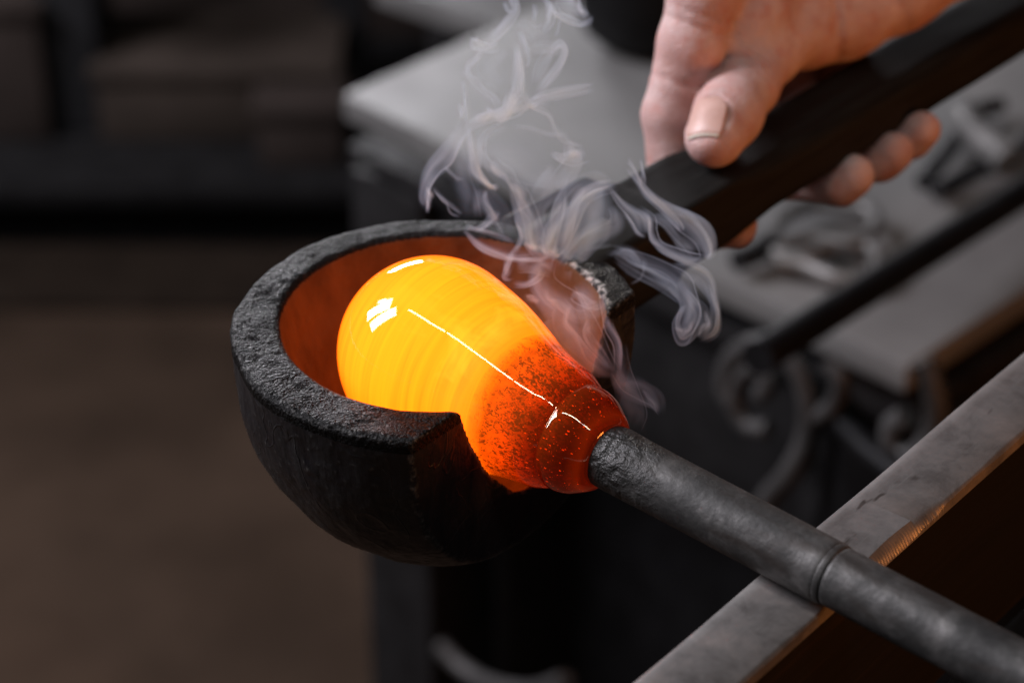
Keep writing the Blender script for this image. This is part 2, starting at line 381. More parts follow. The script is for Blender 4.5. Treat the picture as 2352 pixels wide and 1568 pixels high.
def crate(name, px, py, y, sx, sy, sz, mat, lab, cat, lidm=None):
    r = ray(px, py); t = (y-CAM[1])/r[1]; p = CAM+r*t
    e = empty(name, (p[0], y+sy/2, BT+.001)); tag(e, lab, cat)
    fit(box('body', (p[0], y+sy/2, BT+.001+sz/2), X, Y, Z, sx, sy, sz, mat, bev=.006), e)
    fit(box('lid', (p[0], y+sy/2, BT+.001+sz+.008), X, Y, Z, sx+.012, sy+.012, .015, lidm or mat, bev=.004), e)
crate('storage_box', 500, 290, by+.10, .26, .14, .075, M_TAN, 'tan box standing left on the far storage bench', 'box')
crate('storage_box', 690, 330, by+.04, .09, .10, .060, M_BRN, 'small brown box at the right end of the far storage bench', 'box')
crate('storage_box', 530, 120, by+.36, .55, .18, .16, M_BRN, 'wide brown box at the back of the far storage bench', 'box', M_GREY)
crate('storage_box', 160, 200, by+.12, .07, .12, .22, M_GREY, 'tall narrow grey box at the left of the far storage bench', 'box')
crate('storage_box', 10, 300, by+.10, .10, .12, .15, M_BRN, 'brown box at the left frame edge on the far bench', 'box')
bag = empty('cloth_bag', (0, 0, 0)); r = ray(235, 290); p = CAM+r*((by+.05-CAM[1])/r[1]); bag.location = (p[0], by+.09, BT+.001)
tag(bag, 'dark blue cloth bag slumped on the far storage bench', 'bag')
bm = bmesh.new(); bmesh.ops.create_icosphere(bm, subdivisions=3, radius=1)
for v_ in bm.verts:
    c_ = np.array(v_.co); k = 1+.13*vnoise(c_[None], 1.7)[0]
    v_.co = (p[0]+c_[0]*.040*k*(1.1-.25*c_[2]), by+.09+c_[1]*.04*k, .317+.085+c_[2]*.085*(1 if c_[2] > 0 else .99))
me = bpy.data.meshes.new('sack'); bm.to_mesh(me); bm.free(); fit(link('sack', me, M_NAVY), bag)
cb = empty('shade_blocker', (-.95, 2.75, 0)); tag(cb, 'long unseen dark box added behind the low bench to shade the floor', 'blocker')  # added out of view to keep rear window light off the floor
fit(box('blocker_body', (-.95, 2.75, .49), X, Y, Z, 2.6, .42, .96, M_IRON, bev=.004), cb)
fit(box('blocker_top', (-.95, 2.75, .985), X, Y, Z, 2.64, .46, .028, M_IRON, bev=.003), cb)
for x_ in (-1.9, -1.27, -.63, 0.0): fit(box('blocker_front', (x_, 2.531, .49), X, Y, Z, .60, .016, .90, M_GREY, bev=.002), cb)
# upright post and a grey beam behind the table
r = ray(800, 150); p = CAM+r*((1.95-CAM[1])/r[1])
ps = empty('steel_post', (p[0], 1.95, 0)); tag(ps, 'grey upright steel post behind the left corner of the work table', 'post')
fit(box('shaft', (p[0], 1.95, .62), X, Y, Z, .045, .045, 1.20, M_GREY, bev=.003), ps)
fit(box('foot_plate', (p[0], 1.95, .010), X, Y, Z, .12, .12, .019, M_GREY, bev=.002), ps)
gb0, gb1 = PH(900, -40, .62), PH(1330, 110, .62)
bmv = gb1-gb0; bl = np.linalg.norm(bmv); bmv /= bl
led = empty('steel_stand', tuple(((gb0+gb1)/2)*np.array([1, 1, 0]))); tag(led, 'grey steel stand behind the work table at the top edge', 'stand')
bq = np.array([-bmv[1], bmv[0], 0])
fit(box('stand_top', (gb0+gb1)/2+bq*.05, bmv, bq, Z, bl, .14, .02, M_PLATE, bev=.003), led)
for a_ in (-.4, .4): fit(box('leg', (gb0+gb1)/2+bq*.05+bmv*bl*a_-Z*.315, bmv, bq, Z, .03, .03, .61, M_IRON, bev=.002), led)

# ------------------------------------------------------------------ wooden block: bowl + handle
RO, RI, HC = 58.0, 45.8, 13.0; CX, CY = 1.2, 2.6
CUTA = R(-40); CN = np.array([math.cos(CUTA), math.sin(CUTA), 0]); CUTD = 32.5
def cavity(rho, z):
    wall = np.interp(z, [-60, -44, -35, -26, -14, 0, 10], [26, 32, 34.8, 38.4, 42.4, RI, RI+2])
    return smax((rho-wall)*.95, -(z+47.5), 8)
def bowl_sdf(pw):
    p = pw
    low = vnoise(p, .055)*.55 + vnoise(p, .16)*.30
    rho = np.hypot(p[:, 0], p[:, 1]); z = p[:, 2]
    zc = np.minimum(z+HC, 0)
    taper = np.clip(-z/13, 0, 1)*.8
    outer = np.hypot(rho, zc)-(RO-taper) + low
    # inner cavity: straight wall that rounds into a flattish floor
    inner = cavity(np.hypot(p[:, 0]-CX, p[:, 1]-CY), z) + low*.25
    d = smax(outer, -inner, 2.6)
    d = smax(d, z + vnoise(p, .09)*.35 + vnoise(p, .3)*.15, 2.2)
    d = smax(d, p@CN-CUTD + .35*vnoise(p, .07) + np.clip(-z-20, 0, 60)*.03, 1.1)
    return d.astype(np.float32)
v, f = surface_nets(bowl_sdf, (-62, -62, -75), (62, 62, 3), .64)
g = (vnoise(v, .55)*.10+vnoise(v, 1.1)*.07)
nr = v/np.maximum(np.linalg.norm(v+np.array([0, 0, 13.]), axis=1)[:, None], 1)
v = v+nr*g[:, None]+np.array([0, 0, 1.])*(g*(v[:, 2] > -2))[:, None]
block = empty('glass_block', tuple(RC-Z*.071))
tag(block, 'charred black wooden shaping block with bowl and square handle, cradling the glowing glass', 'block')
bowl = np_mesh('bowl', v*.001, f, [M_CHAR, M_SIDE, M_IN]); bowl.location = RC
fc = v[f].mean(1); rho = np.hypot(fc[:, 0], fc[:, 1])
cav = cavity(np.hypot(fc[:, 0]-CX, fc[:, 1]-CY), fc[:, 2])
mi = np.where((cav < .9) & (fc[:, 2] < -1.3) & (fc@CN < CUTD-1.0), 2, np.where(fc[:, 2] > -4.5, 0, 1)).astype(np.int32)
bowl.data.polygons.foreach_set('material_index', mi); fit(bowl, block)

def handle_sdf(p):
    u, w, z = p[:, 0], p[:, 1], p[:, 2]
    n = vnoise(p, .03)*.6 + vnoise(p, .1)*.2
    k = np.clip((u-112)/35, 0, 1); k = k*k*(3-2*k)
    wl, wr = -14.8+1.0*k, 12.2-.3*k
    cw, hw = (wl+wr)/2, (wr-wl)/2; top = -.3-1.5*k; bot = -22.5+.5*k; cz, hz = (top+bot)/2, (top-bot)/2
    rr = 1.2+4.6*k
    qx, qz = np.abs(w-cw)-hw+rr, np.abs(z-cz)-hz+rr
    d = np.hypot(np.maximum(qx, 0), np.maximum(qz, 0))+np.minimum(np.maximum(qx, qz), 0)-rr
    d = smax(d, np.maximum(50-u, u-330), 2)
    # shoulder where the handle grows out of the bowl
    kk = np.clip((u-62)/34, 0, 1); sw = 27.5-2*kk
    qx, qz, qu = np.abs(w+(sw-14)/2)-(sw+14)/2+2.5, np.abs(z+12)-11.6+2.5, np.abs(u-73)-19+2.5
    s = np.linalg.norm(np.maximum(np.stack([qx, qz, qu], 1), 0), axis=1)+np.minimum(np.maximum(np.maximum(qx, qz), qu), 0)-2.5
    d = smin(d, s, 4)
    d = np.maximum(d, 49.5-np.hypot(u, w))
    return (d+n*.5).astype(np.float32)
v, f = surface_nets(handle_sdf, (44, -32, -27), (333, 19, 4), 1.0)
Mh = np.stack([U, V, Z]); vw = v@Mh*.001
hd = np_mesh('handle', vw, f, M_HAN); hd.location = RC; fit(hd, block)
# (u, v, z) is a left-handed frame, so flip the winding
hd.data.flip_normals()

# ------------------------------------------------------------------ blowpipe and molten glass
SL = .58; NX, NY = 1392, 1043
def axis(t): return P(NX+t*.883, NY+t*.468, .645-SL*t*.000117)
A0 = axis(0); AD = axis(900)-axis(0); AD /= np.linalg.norm(AD)
KX = .117*math.sqrt(1+SL*SL)            # mm along the axis for each measured pixel
e1 = np.cross(AD, Z); e1 /= np.linalg.norm(e1); e2 = np.cross(AD, e1)
def sag(s): return -2.6*min(max((-s-12)/50, 0), 1.6)**1.25     # the hot bulb is carried a touch high on its neck
def lathe(name, prof, mats, seg=96, rough=None, bend=False):
    v = []; n = len(prof)
    for i, (s, r_) in enumerate(prof):
        for k in range(seg):
            a = 2*math.pi*k/seg; rr = r_
            if rough: rr = r_+rough(s, a)
            v.append((s*.001, rr*.001*math.cos(a), rr*.001*math.sin(a)+(sag(s)*.001 if bend else 0)))
    f = [(i*seg+k, i*seg+(k+1) % seg, (i+1)*seg+(k+1) % seg, (i+1)*seg+k) for i in range(n-1) for k in range(seg)]
    f += [tuple(range(seg))[::-1], tuple((n-1)*seg+k for k in range(seg))]
    o = mesh(name, v, f, mats)
    from mathutils import Matrix
    m = Matrix(((AD[0], e1[0], e2[0], A0[0]), (AD[1], e1[1], e2[1], A0[1]), (AD[2], e1[2], e2[2], A0[2]), (0, 0, 0, 1)))
    o.matrix_basis = m; return o
def pfit(o, parent):
    from mathutils import Matrix
    o.parent = parent; o.matrix_parent_inverse = Matrix.Translation(parent.location).inverted()
    return o

def pipe_mat():
    t = NT('pipe_steel'); co = t.coord(); x, y, z = t.sep(co)
    n1 = t.noise(co, 75, 7, .70, .3); n2 = t.noise(co, 420, 4, .6); n3 = t.noise(t.map(co, (.25, 1, 1)), 160, 4, .6, .5)
    base = t.ramp(n1, [(.32, (.014, .0135, .0135)), (.5, (.040, .039, .038)), (.70, (.115, .110, .107))])
    base = t.mix(t.ramp(n3, [(.50, 0.), (.68, .8)]), base, (.026, .020, .017))
    hot = t.ramp(t.math('ADD', t.math('MULTIPLY', x, 18), t.math('MULTIPLY', t.math('SUBTRACT', n1, .5), .5)), [(.12, 1.), (.42, 0.)])
    base = t.mix(hot, base, (.018, .017, .016))
    ro = t.math('ADD', t.ramp(n1, [(.3, .70), (.7, .46)]), t.math('MULTIPLY', hot, -.12))
    bd = t.math('ADD', t.math('MULTIPLY', n2, .5), t.math('MULTIPLY', t.math('MULTIPLY', t.noise(co, 360, 3), hot), 4.0))
    t.bsdf(Base_Color=base, Metallic=t.math('SUBTRACT', .45, t.math('MULTIPLY', hot, .4)), Roughness=ro, Normal=t.bump(bd, .00045, 1.0)); return t.m
M_PIPE = pipe_mat()
pipe = empty('blowpipe', tuple(A0)); tag(pipe, 'dark grey steel blowpipe holding the glowing glass and resting on the rail', 'blowpipe')
CS = 545*KX                               # collar seam position, mm
hp = [(-22, 7.2), (-12, 8.0), (-4, 8.45), (4, 8.75), (12, 8.75)] + [(s, 8.7-.35*(s/CS)) for s in np.linspace(20, CS-1.4, 24)] + [(CS-.3, 8.32), (CS-.1, 8.2)]
def hr(s, a):
    k = max(0, min(1, (22-s)/16)); q = np.array([[s*.16, 3*math.cos(a)+5, 3*math.sin(a)+9]])
    return float(vnoise(q, 1.1)[0])*.32*k + float(vnoise(q*2.2, 1.1)[0])*.2*k + float(vnoise(q, .35)[0])*.06
pfit(lathe('pipe_head', hp, M_PIPE, 80, hr), pipe)
pfit(lathe('collar', [(CS-.35, 7.0), (CS-.35, 8.2), (CS+.1, 8.31), (CS+.6, 8.30), (CS+1.2, 8.15), (CS+1.9, 8.0), (CS+1.9, 7.0)], M_PIPE, 64), pipe)
pfit(lathe('shaft', [(CS+1.7, 7.9)]+[(s, 7.9-.1*((s-CS)/80)) for s in np.linspace(CS+3, CS+300, 40)], M_PIPE, 64), pipe)

# glass --------------------------------------------------------------
prof_px = [(-362, 221), (-318, 208), (-274, 191), (-230, 173), (-188, 160), (-150, 152), (-125, 147), (-106, 138), (-95, 131.5), (-88, 125.5), (-81, 127.5), (-65, 126.5), (-45, 120), (-25, 107), (-8, 94), (2, 82), (6, 74)]
SCN, SR = -460*KX, 28.0
gp = [(SCN-SR*math.cos(a), SR*math.sin(a)) for a in np.linspace(.02, R(97), 40)]
gp2 = spline([(SCN+SR*math.sin(R(7)), SR*math.cos(R(7)))]+[(t*KX, r_*.1185) for t, r_ in prof_px], 90)[1:]
gprof = gp+[tuple(q) for q in gp2]
def glass_mat():
    t = NT('molten_glass'); co = t.coord(); x, y, z = t.sep(co)
    ax = t.math('MULTIPLY', x, 1000)                       # mm along the axis, 0 at the pipe
    wob = t.math('MULTIPLY', t.math('SUBTRACT', t.noise(co, 60, 3), .5), 3.2)
    pos = t.math('ADD', ax, wob)
    # 0 at far end .. 1 at the pipe
    k = t.math('DIVIDE', t.math('ADD', pos, 92.), 92.)
    rings = t.noise(t.map(co, (1, .045, .045), (0, .06, .10)), 560, 2, .5, .5)
    band = t.noise(t.map(co, (1, .08, .08), (0, .05, .08)), 150, 2, .5, .4)
    hotR = t.ramp(k, [(.0, (2.6, .50, .008)), (.40, (2.8, .62, .014)), (.60, (2.7, .52, .009)), (.655, (1.4, .30, .003)), (.70, (.22, .03, .0004)), (.84, (.09, .005, .0)), (.90, (.03, .0012, .0)), (.955, (.02, .0006, .0)), (.99, (.10, .008, .0)), (1.0, (.06, .004, .0))])
    st = t.math('ADD', t.ramp(rings, [(.30, .82), (.50, 1.0), (.70, 1.13)]), t.math('MULTIPLY', t.math('SUBTRACT', band, .5), .24))
    blot = t.math('MULTIPLY', t.ramp(t.noise(t.map(co, (.7, 1, 1)), 75, 3, .55, .7), [(.54, 0.), (.70, 1.)]), t.ramp(k, [(.10, 0.), (.30, .6), (.60, 1.), (.65, 0.)]))  # pale yellow patches paint reflections of the interior into the glow
    em = t.mix(1.0, hotR, st, 'MULTIPLY'); em = t.mix(t.math('MULTIPLY', blot, .55), em, (2.8, .86, .06))
    tr = t.ramp(k, [(.61, 0.), (.68, .88), (1.0, .97)])
    bmp = t.bump(t.math('ADD', t.math('MULTIPLY', rings, .25), t.noise(co, 90, 2)), .00025, .06)
    t.bsdf(Base_Color=t.ramp(k, [(.5, (.9, .25, .03)), (.72, (1.0, .42, .10)), (.90, (1.0, .24, .05)), (1.0, (1.0, .20, .04))]), Roughness=.02, IOR=1.5, Specular_IOR_Level=.35, Transmission_Weight=tr,
           Emission_Color=em, Emission_Strength=1.0, Coat_Weight=.7, Coat_Roughness=.015, Coat_IOR=1.5, Coat_Tint=(1.0, .62, .16), Normal=bmp)
    return t.m
M_GLASS = glass_mat()
glass = empty('molten_glass', tuple(BULB-Z*.03)); tag(glass, 'glowing orange pear shaped gather of molten glass on the end of the blowpipe', 'glass')
def grough(s, a): return .12*math.sin(a*2+s*.05)+.08*math.sin(a*3-s*.11)
pfit(lathe('gather', gprof, M_GLASS, 128, grough, True), glass)
# inner, older gather with scale specks, seen through the clear skin at the neck
def core_mat():
    t = NT('inner_gather'); co = t.coord(); x, y, z = t.sep(co)
    k = t.math('DIVIDE', t.math('ADD', t.math('MULTIPLY', x, 1000), 40.), 40.)
    sp = t.noise(t.map(co, (.6, 1, 1), (.4, .2, .3)), 1250, 3, .55, 1.1)
    clu = t.math('MULTIPLY', t.math('SUBTRACT', t.noise(t.map(co, (.5, 1, 1), (.4, .2, .3)), 170, 3, .6, .8), .5), .55)
    thr = t.ramp(k, [(.15, .05), (.35, .09), (.6, .16), (1.0, .20)])
    sk = t.ramp(t.math('ADD', t.math('ADD', sp, thr), clu), [(.58, 0.), (.70, 1.)])
    hot = t.ramp(k, [(.15, (1.9, .40, .006)), (.30, (1.25, .23, .003)), (.46, (.95, .115, .0012)), (.60, (.46, .034, .0)), (.68, (.11, .006, .0)), (1.0, (.045, .0016, 0.))])
    lf = t.ramp(t.noise(co, 120, 3), [(.3, .35), (.7, 1.5)])
    em = t.mix(sk, t.mix(1.0, hot, lf, 'MULTIPLY'), (.020, .0025, .0004))
    t.bsdf(Base_Color=(.02, .010, .006), Roughness=.5, Emission_Color=em, Emission_Strength=1.0); return t.m
cp = [(-33.5, 17.5), (-33, 19.6), (-31.5, 20.2), (-28, 19.2), (-25, 18.2), (-20, 17.1), (-15, 15.8), (-12, 13.9), (-8.8, 13.9), (-5, 12.6), (-2, 10.6), (-.8, 9.4)]
pfit(lathe('inner_gather', [(-33.8, 3.), (-33.8, 12.)]+[tuple(q) for q in spline(cp, 40)]+[(-.6, 7.6)], core_mat(), 96, None, True), glass)
# seed bubbles trapped in the neck
t = NT('bubble_glow'); t.bsdf(Base_Color=(.8, .3, .05), Roughness=.05, Emission_Color=(.75, .08, .002), Emission_Strength=1.0); M_BUB = t.m
gs = np.array(gprof); bmb = bmesh.new(); rs = np.random.RandomState(11)
for i in range(900):
    s = -rs.rand()**.8*24-.8; a = rs.rand()*2*math.pi
    if s < -17 and rs.rand() < .6: continue
    rr = np.interp(s, gs[40:, 0], gs[40:, 1])-.35-rs.rand()*.45
    b = (.05+.17*rs.rand()**4)*.001; c = np.array([s*.001, rr*.001*math.cos(a), rr*.001*math.sin(a)])
    res = bmesh.ops.create_icosphere(bmb, subdivisions=1, radius=b)['verts']
    st = 1+rs.rand()*1.6
    for q in res: q.co.x *= st; q.co.x += c[0]; q.co.y += c[1]; q.co.z += c[2]
me = bpy.data.meshes.new('bubbles'); bmb.to_mesh(me); bmb.free(); o = link('bubbles', me, M_BUB)
from mathutils import Matrix
o.matrix_basis = Matrix(((AD[0], e1[0], e2[0], A0[0]), (AD[1], e1[1], e2[1], A0[1]), (AD[2], e1[2], e2[2], A0[2]), (0, 0, 0, 1)))
pfit(o, glass); o['kind'] = 'stuff'; o['label'] = 'tiny seed bubbles in the glass neck'

# ------------------------------------------------------------------ bench rail
ZRAIL = (axis(560)-Z*.0081)[2]
q0, q1 = PH(1440, 1568, ZRAIL), PH(2352, 800, ZRAIL)
rd = (q1-q0); rd /= np.linalg.norm(rd); rn = np.array([rd[1], -rd[0], 0])      # rn points to the viewer's right
RW = .0212
def rail_mat():
    t = NT('rail_steel'); co = t.map(t.coord(), rot=(0, 0, 0)); 
    n1 = t.noise(co, 55, 8, .72, .3); n2 = t.noise(co, 320, 4, .6); n3 = t.noise(t.map(co, (.35, 1, 1)), 70, 3, .6, 1.2)
    base = t.ramp(n1, [(.3, (.135, .124, .119)), (.5, (.24, .225, .217)), (.7, (.30, .262, .245))])
    base = t.mix(t.ramp(n3, [(.645, 0.), (.69, .75)]), base, (.045, .034, .028))
    base = t.mix(t.ramp(n2, [(.3, .25), (.6, 0.)]), base, (.16, .14, .13))
    scr = t.noise(t.map(co, (.03, 1, 1), (0, 0, .12)), 1500, 3, .6); base = t.mix(t.ramp(scr, [(.60, 0.), (.72, .5)]), base, (.30, .29, .28))
    x, y, z = t.sep(co)
    # brown rust on one worn edge; bare metal on the other, also painting its highlight
    rust = t.ramp(t.math('ADD', t.math('MULTIPLY', y, 100), t.math('MULTIPLY', n1, .25)), [(1.02, 0.), (1.08, .85)])
    x2 = t.ramp(t.math('ADD', t.math('MULTIPLY', y, -100), t.math('MULTIPLY', n1, .3)), [(.80, 0.), (1.0, .7)])
    base = t.mix(rust, base, (.26, .12, .04)); base = t.mix(x2, base, (.36, .35, .34))
    t.bsdf(Base_Color=base, Metallic=.65, Roughness=t.ramp(n1, [(.3, .32), (.7, .54)]), Normal=t.bump(t.math('ADD', n2, t.math('MULTIPLY', n1, 1.5)), .0002, .5)); return t.m
rl_t = empty('bench_rail', tuple((q0+q1)/2+rn*RW/2-Z*.30)); tag(rl_t, 'worn flat steel rail on dark timber under the blowpipe at lower right', 'rail')
L0, L1, NS = -.08, .32, 1000
cst = float((axis(560)-q0)@rd)            # where the pipe crosses
prof_n = 9; rv = []; rf = []
ucen = (q0+rn*RW/2)
n0 = float((PH(2010, 1290, ZRAIL)-q0)@rd); n1_ = float((PH(2180, 1150, ZRAIL)-q0)@rd)
for i in range(NS+1):
    s = L0+(L1-L0)*i/NS
    ch = .0011+.0002*math.sin(s*90)+.0002*math.sin(s*231)
    def bumpw(a, b): 
        x = (s-a)/(b-a); return 0 if x <= 0 or x >= 1 else min(1, 4.5*x, 9*(1-x))
    k1, k2 = bumpw(n0-.012, n1_), bumpw(n0-.012, n1_-.012)
    rip = .00045*math.sin(s*2*math.pi/.00115+1.2*math.sin(s*190))
    c1 = ch+k1*.0017; d1 = ch*.9+k1*(.0017+rip*.3)+k2*.0008
    lc = .0022+.0003*math.sin(s*70)
    pts = [(-RW/2, -.0042), (-RW/2, -lc*1.1), (-RW/2+lc*.12, -lc*.55), (-RW/2+lc*.45, -lc*.16), (-RW/2+lc*1.05, 0), (RW/2-c1, 0), (RW/2-c1*.45-max(k1, k2)*rip, -d1*.42+max(k1, k2)*rip), (RW/2, -d1), (RW/2, -.0042)]
    rv += [(s, w, z) for w, z in pts]
for i in range(NS):
    for k in range(prof_n):
        k2_ = (k+1) % prof_n; rf.append((i*prof_n+k, (i+1)*prof_n+k, (i+1)*prof_n+k2_, i*prof_n+k2_))
rf += [tuple(range(prof_n)), tuple(NS*prof_n+k for k in range(prof_n))[::-1]]
ro_ = mesh('rail_bar', rv, rf, rail_mat())
ro_.matrix_basis = Matrix(((rd[0], rn[0], 0, ucen[0]), (rd[1], rn[1], 0, ucen[1]), (0, 0, 1, ucen[2]), (0, 0, 0, 1)))
ro_.data.flip_normals(); shade_auto(ro_, 40); pfit(ro_, rl_t)
t = NT('dark_timber'); co = t.coord(); fb = t.noise(t.map(co, (.05, 1, 1), (0, 0, 0)), 90, 5, .65, .4)
t.bsdf(Base_Color=t.ramp(fb, [(.35, (.0012, .001, .0009)), (.6, (.003, .002, .0016)), (.78, (.016, .008, .004))]), Roughness=.7, Specular_IOR_Level=.15, Normal=t.bump(fb, .0006)); M_TIM = t.m
def rbox(name, s0, s1, w0, w1, z0, z1, mat):
    vv = [(s, w, z) for s in (s0, s1) for w in (w0, w1) for z in (z0, z1)]
    o = mesh(name, vv, [(0, 1, 3, 2), (4, 6, 7, 5), (0, 4, 5, 1), (2, 3, 7, 6), (0, 2, 6, 4), (1, 5, 7, 3)], mat, smooth=False)
    bm = bmesh.new(); bm.from_mesh(o.data); bmesh.ops.recalc_face_normals(bm, faces=bm.faces[:]); bmesh.ops.bevel(bm, geom=list(bm.edges), offset=.0008, segments=2, affect='EDGES'); bm.to_mesh(o.data); bm.free()
    o.matrix_basis = ro_.matrix_basis.copy(); pfit(o, rl_t)
rbox('timber', L0, L1, -RW/2+.002, RW/2-.0035, -.075, -.0044, M_TIM)
rbox('side_board', L0, L1, RW/2-.003, RW/2+.012, -.30, -.078, M_TIM)

# ------------------------------------------------------------------ hand
def chain(p, pts, k=2.5):
    d = None
    for (a, ra), (b, rb) in zip(pts[:-1], pts[1:]):
        c = cone(p, a, b, ra, rb); d = c if d is None else smin(d, c, k)
    return d
TH = [((122.0, 0.8, 9.3), 9.1), ((135, -4.0, 10.8), 10.4), ((153, -10.5, 11.3), 9.4), ((172, -17, 14.5), 10.4), ((193, -23, 20), 15.0)]
IX = [((200, -40, 62), 12), ((150, -27, 40), 11.3), ((143.5, -26, 25), 10.6), ((134.5, -25.5, 3), 9.6), ((131, -20, -16), 9.0), ((133, -6, -28.5), 8.0), ((135, 1, -27.5), 7.2)]
MF = [((210, -45, 55), 12), ((186, -40, 20), 10.8), ((181, -31, -12), 9.8), ((178, -12, -31.0), 8.6), ((180, 10, -26.8), 7.5), ((181, 14, -23.5), 7.0)]
RF = [((222, -44, 50), 11.5), ((206, -38, 16), 10.4), ((202, -28, -14), 9.4), ((200, -10, -30.8), 8.4), ((201, 11, -26.6), 7.4), ((202, 15, -23.0), 6.9)]
PK = [((236, -38, 44), 10.5), ((224, -33, 12), 9.2), ((220, -23, -14), 8.4), ((217, -6, -30), 7.8), ((216, 13, -24), 6.8), ((216, 17, -19.5), 6.3)]
PALM = [((193, -23, 20), 15.5), ((212, -15, 15.5), 14.5), ((232, -9, 20.5), 15.5), ((258, 0, 34), 20), ((300, 14, 62), 26)]
PALM2 = [((205, -38, 52), 15), ((240, -20, 48), 20), ((275, 10, 44), 24)]
PALM3 = [((234, -32, 38), 14), ((262, -2, 38), 22)]
def hand_sdf(p):
    fingers = None
    for ch in (IX, MF, RF, PK):
        c = chain(p, ch); fingers = c if fingers is None else smin(fingers, c, 1.2)
    palm = smin(smin(chain(p, PALM, 6), chain(p, PALM2, 6), 10), chain(p, PALM3), 10)
    d = smin(fingers, palm, 6)
    th = chain(p, TH, 4); q = p-np.array(NC)
    th = smax(th, np.where(q@NA < 9, q@NN+.8, q@NN+.8-(q@NA-9)*.9), 3.5)
    d = smin(d, th, 2.2)
    d = smin(d, chain(p, [((176, -18, 15), 10), ((205, -21, 20), 15)], 5), 5)
    d = smin(d, chain(p, [((194, -18, 13), 12), ((212, -15, 13), 11.5)], 5), 5)
    d = smin(d, chain(p, [((160, -20, 21), 8.5), ((170, -23, 27), 12), ((196, -32, 38), 16)], 5), 5)
    # flexion creases: thumb joint, index joints, thumb web
    def groove(d, c, n, depth, wid, rad):
        c = np.array(c, float); n = np.array(n, float); n /= np.linalg.norm(n)
        s = (p-c)@n + .5*vnoise(p, .25); r2 = np.linalg.norm(p-c, axis=1)
        return d + depth*np.exp(-(s/wid)**2)*np.clip(1-r2/rad, 0, 1)**.5
    tn = np.array([29, -10, 2.])
    d = groove(d, (149.5, -9, 20), tn, 1.3, .7, 15); d = groove(d, (153, -10, 20), tn, 1.5, .8, 15); d = groove(d, (156.5, -11.5, 20), tn+np.array([2, 3, 0]), .8, .8, 14)
    d = groove(d, (139, -22, 14), (9, -.5, 22), 1.0, .9, 14); d = groove(d, (145, -22, 31), (7, 0, 15), 1.1, .9, 14); d = groove(d, (147, -22, 34.5), (7, 0, 15), .8, .8, 14)
    d = groove(d, (196, -8, 22), (10, 9, 2), 1.6, 1.6, 22); d = groove(d, (214, 2, 28), (10, 4, 6), .9, 1.6, 24)
    # nail bed: a shallow step round the thumb nail
    q = p-np.array(NC); a, b = q@NA, q@NB
    e = np.sqrt((a/7.6)**2+(b/6.5)**2); up = np.clip((q@NN+6)/4, 0, 1)
    d = d + .45*np.exp(-((e-1.0)/.12)**2)*up - .75*np.exp(-((e-1.24)/.15)**2)*up*np.clip(a/6+.8, 0, 1)
    return (d + vnoise(p, .12)*.28 + vnoise(p, .35)*.08).astype(np.float32)
# thumbnail frame (thumb axis, side, outward)
NN = np.array([-.50, -.14, .86]); NN /= np.linalg.norm(NN)
NA = np.array([29., -10., 2.6]); NA -= NN*(NA@NN); NA /= np.linalg.norm(NA); NB = np.cross(NA, NN)
NC = np.array([122.0, .8, 9.3])+NN*9.0+NA*2.4
v, f = surface_nets(hand_sdf, (108, -66, -46), (300, 60, 86), 1.0)
def skin_mat():
    t = NT('skin'); co = t.coord()
    n1 = t.noise(co, 60, 4, .6); n2 = t.noise(co, 700, 3, .6); v1 = t.vor(co, 900, 'DISTANCE_TO_EDGE'); n3 = t.noise(co, 170, 3)
    base = t.ramp(n1, [(.3, (.45, .255, .225)), (.5, (.55, .36, .335)), (.7, (.62, .46, .44))])
    base = t.mix(t.ramp(n3, [(.50, 0.), (.72, .6)]), base, (.50, .21, .17))
    h = t.math('ADD', t.math('MULTIPLY', n2, .6), t.math('MULTIPLY', v1, 1.2))
    t.bsdf(Base_Color=base, Roughness=.48, Specular_IOR_Level=.45, Subsurface_Weight=.22, Subsurface_Radius=(.006, .0022, .0012), Subsurface_Scale=1.0, Normal=t.bump(h, .0006, .8)); return t.m
M_SKIN = skin_mat()
person = empty('person', tuple(HL(270, 5, 30)))
tag(person, 'bare hand gripping the black square handle, thumb on top', 'person')
hand = np_mesh('hand', (v@Mh)*.001, f, M_SKIN); hand.data.flip_normals(); hand.location = RC; fit(hand, person)
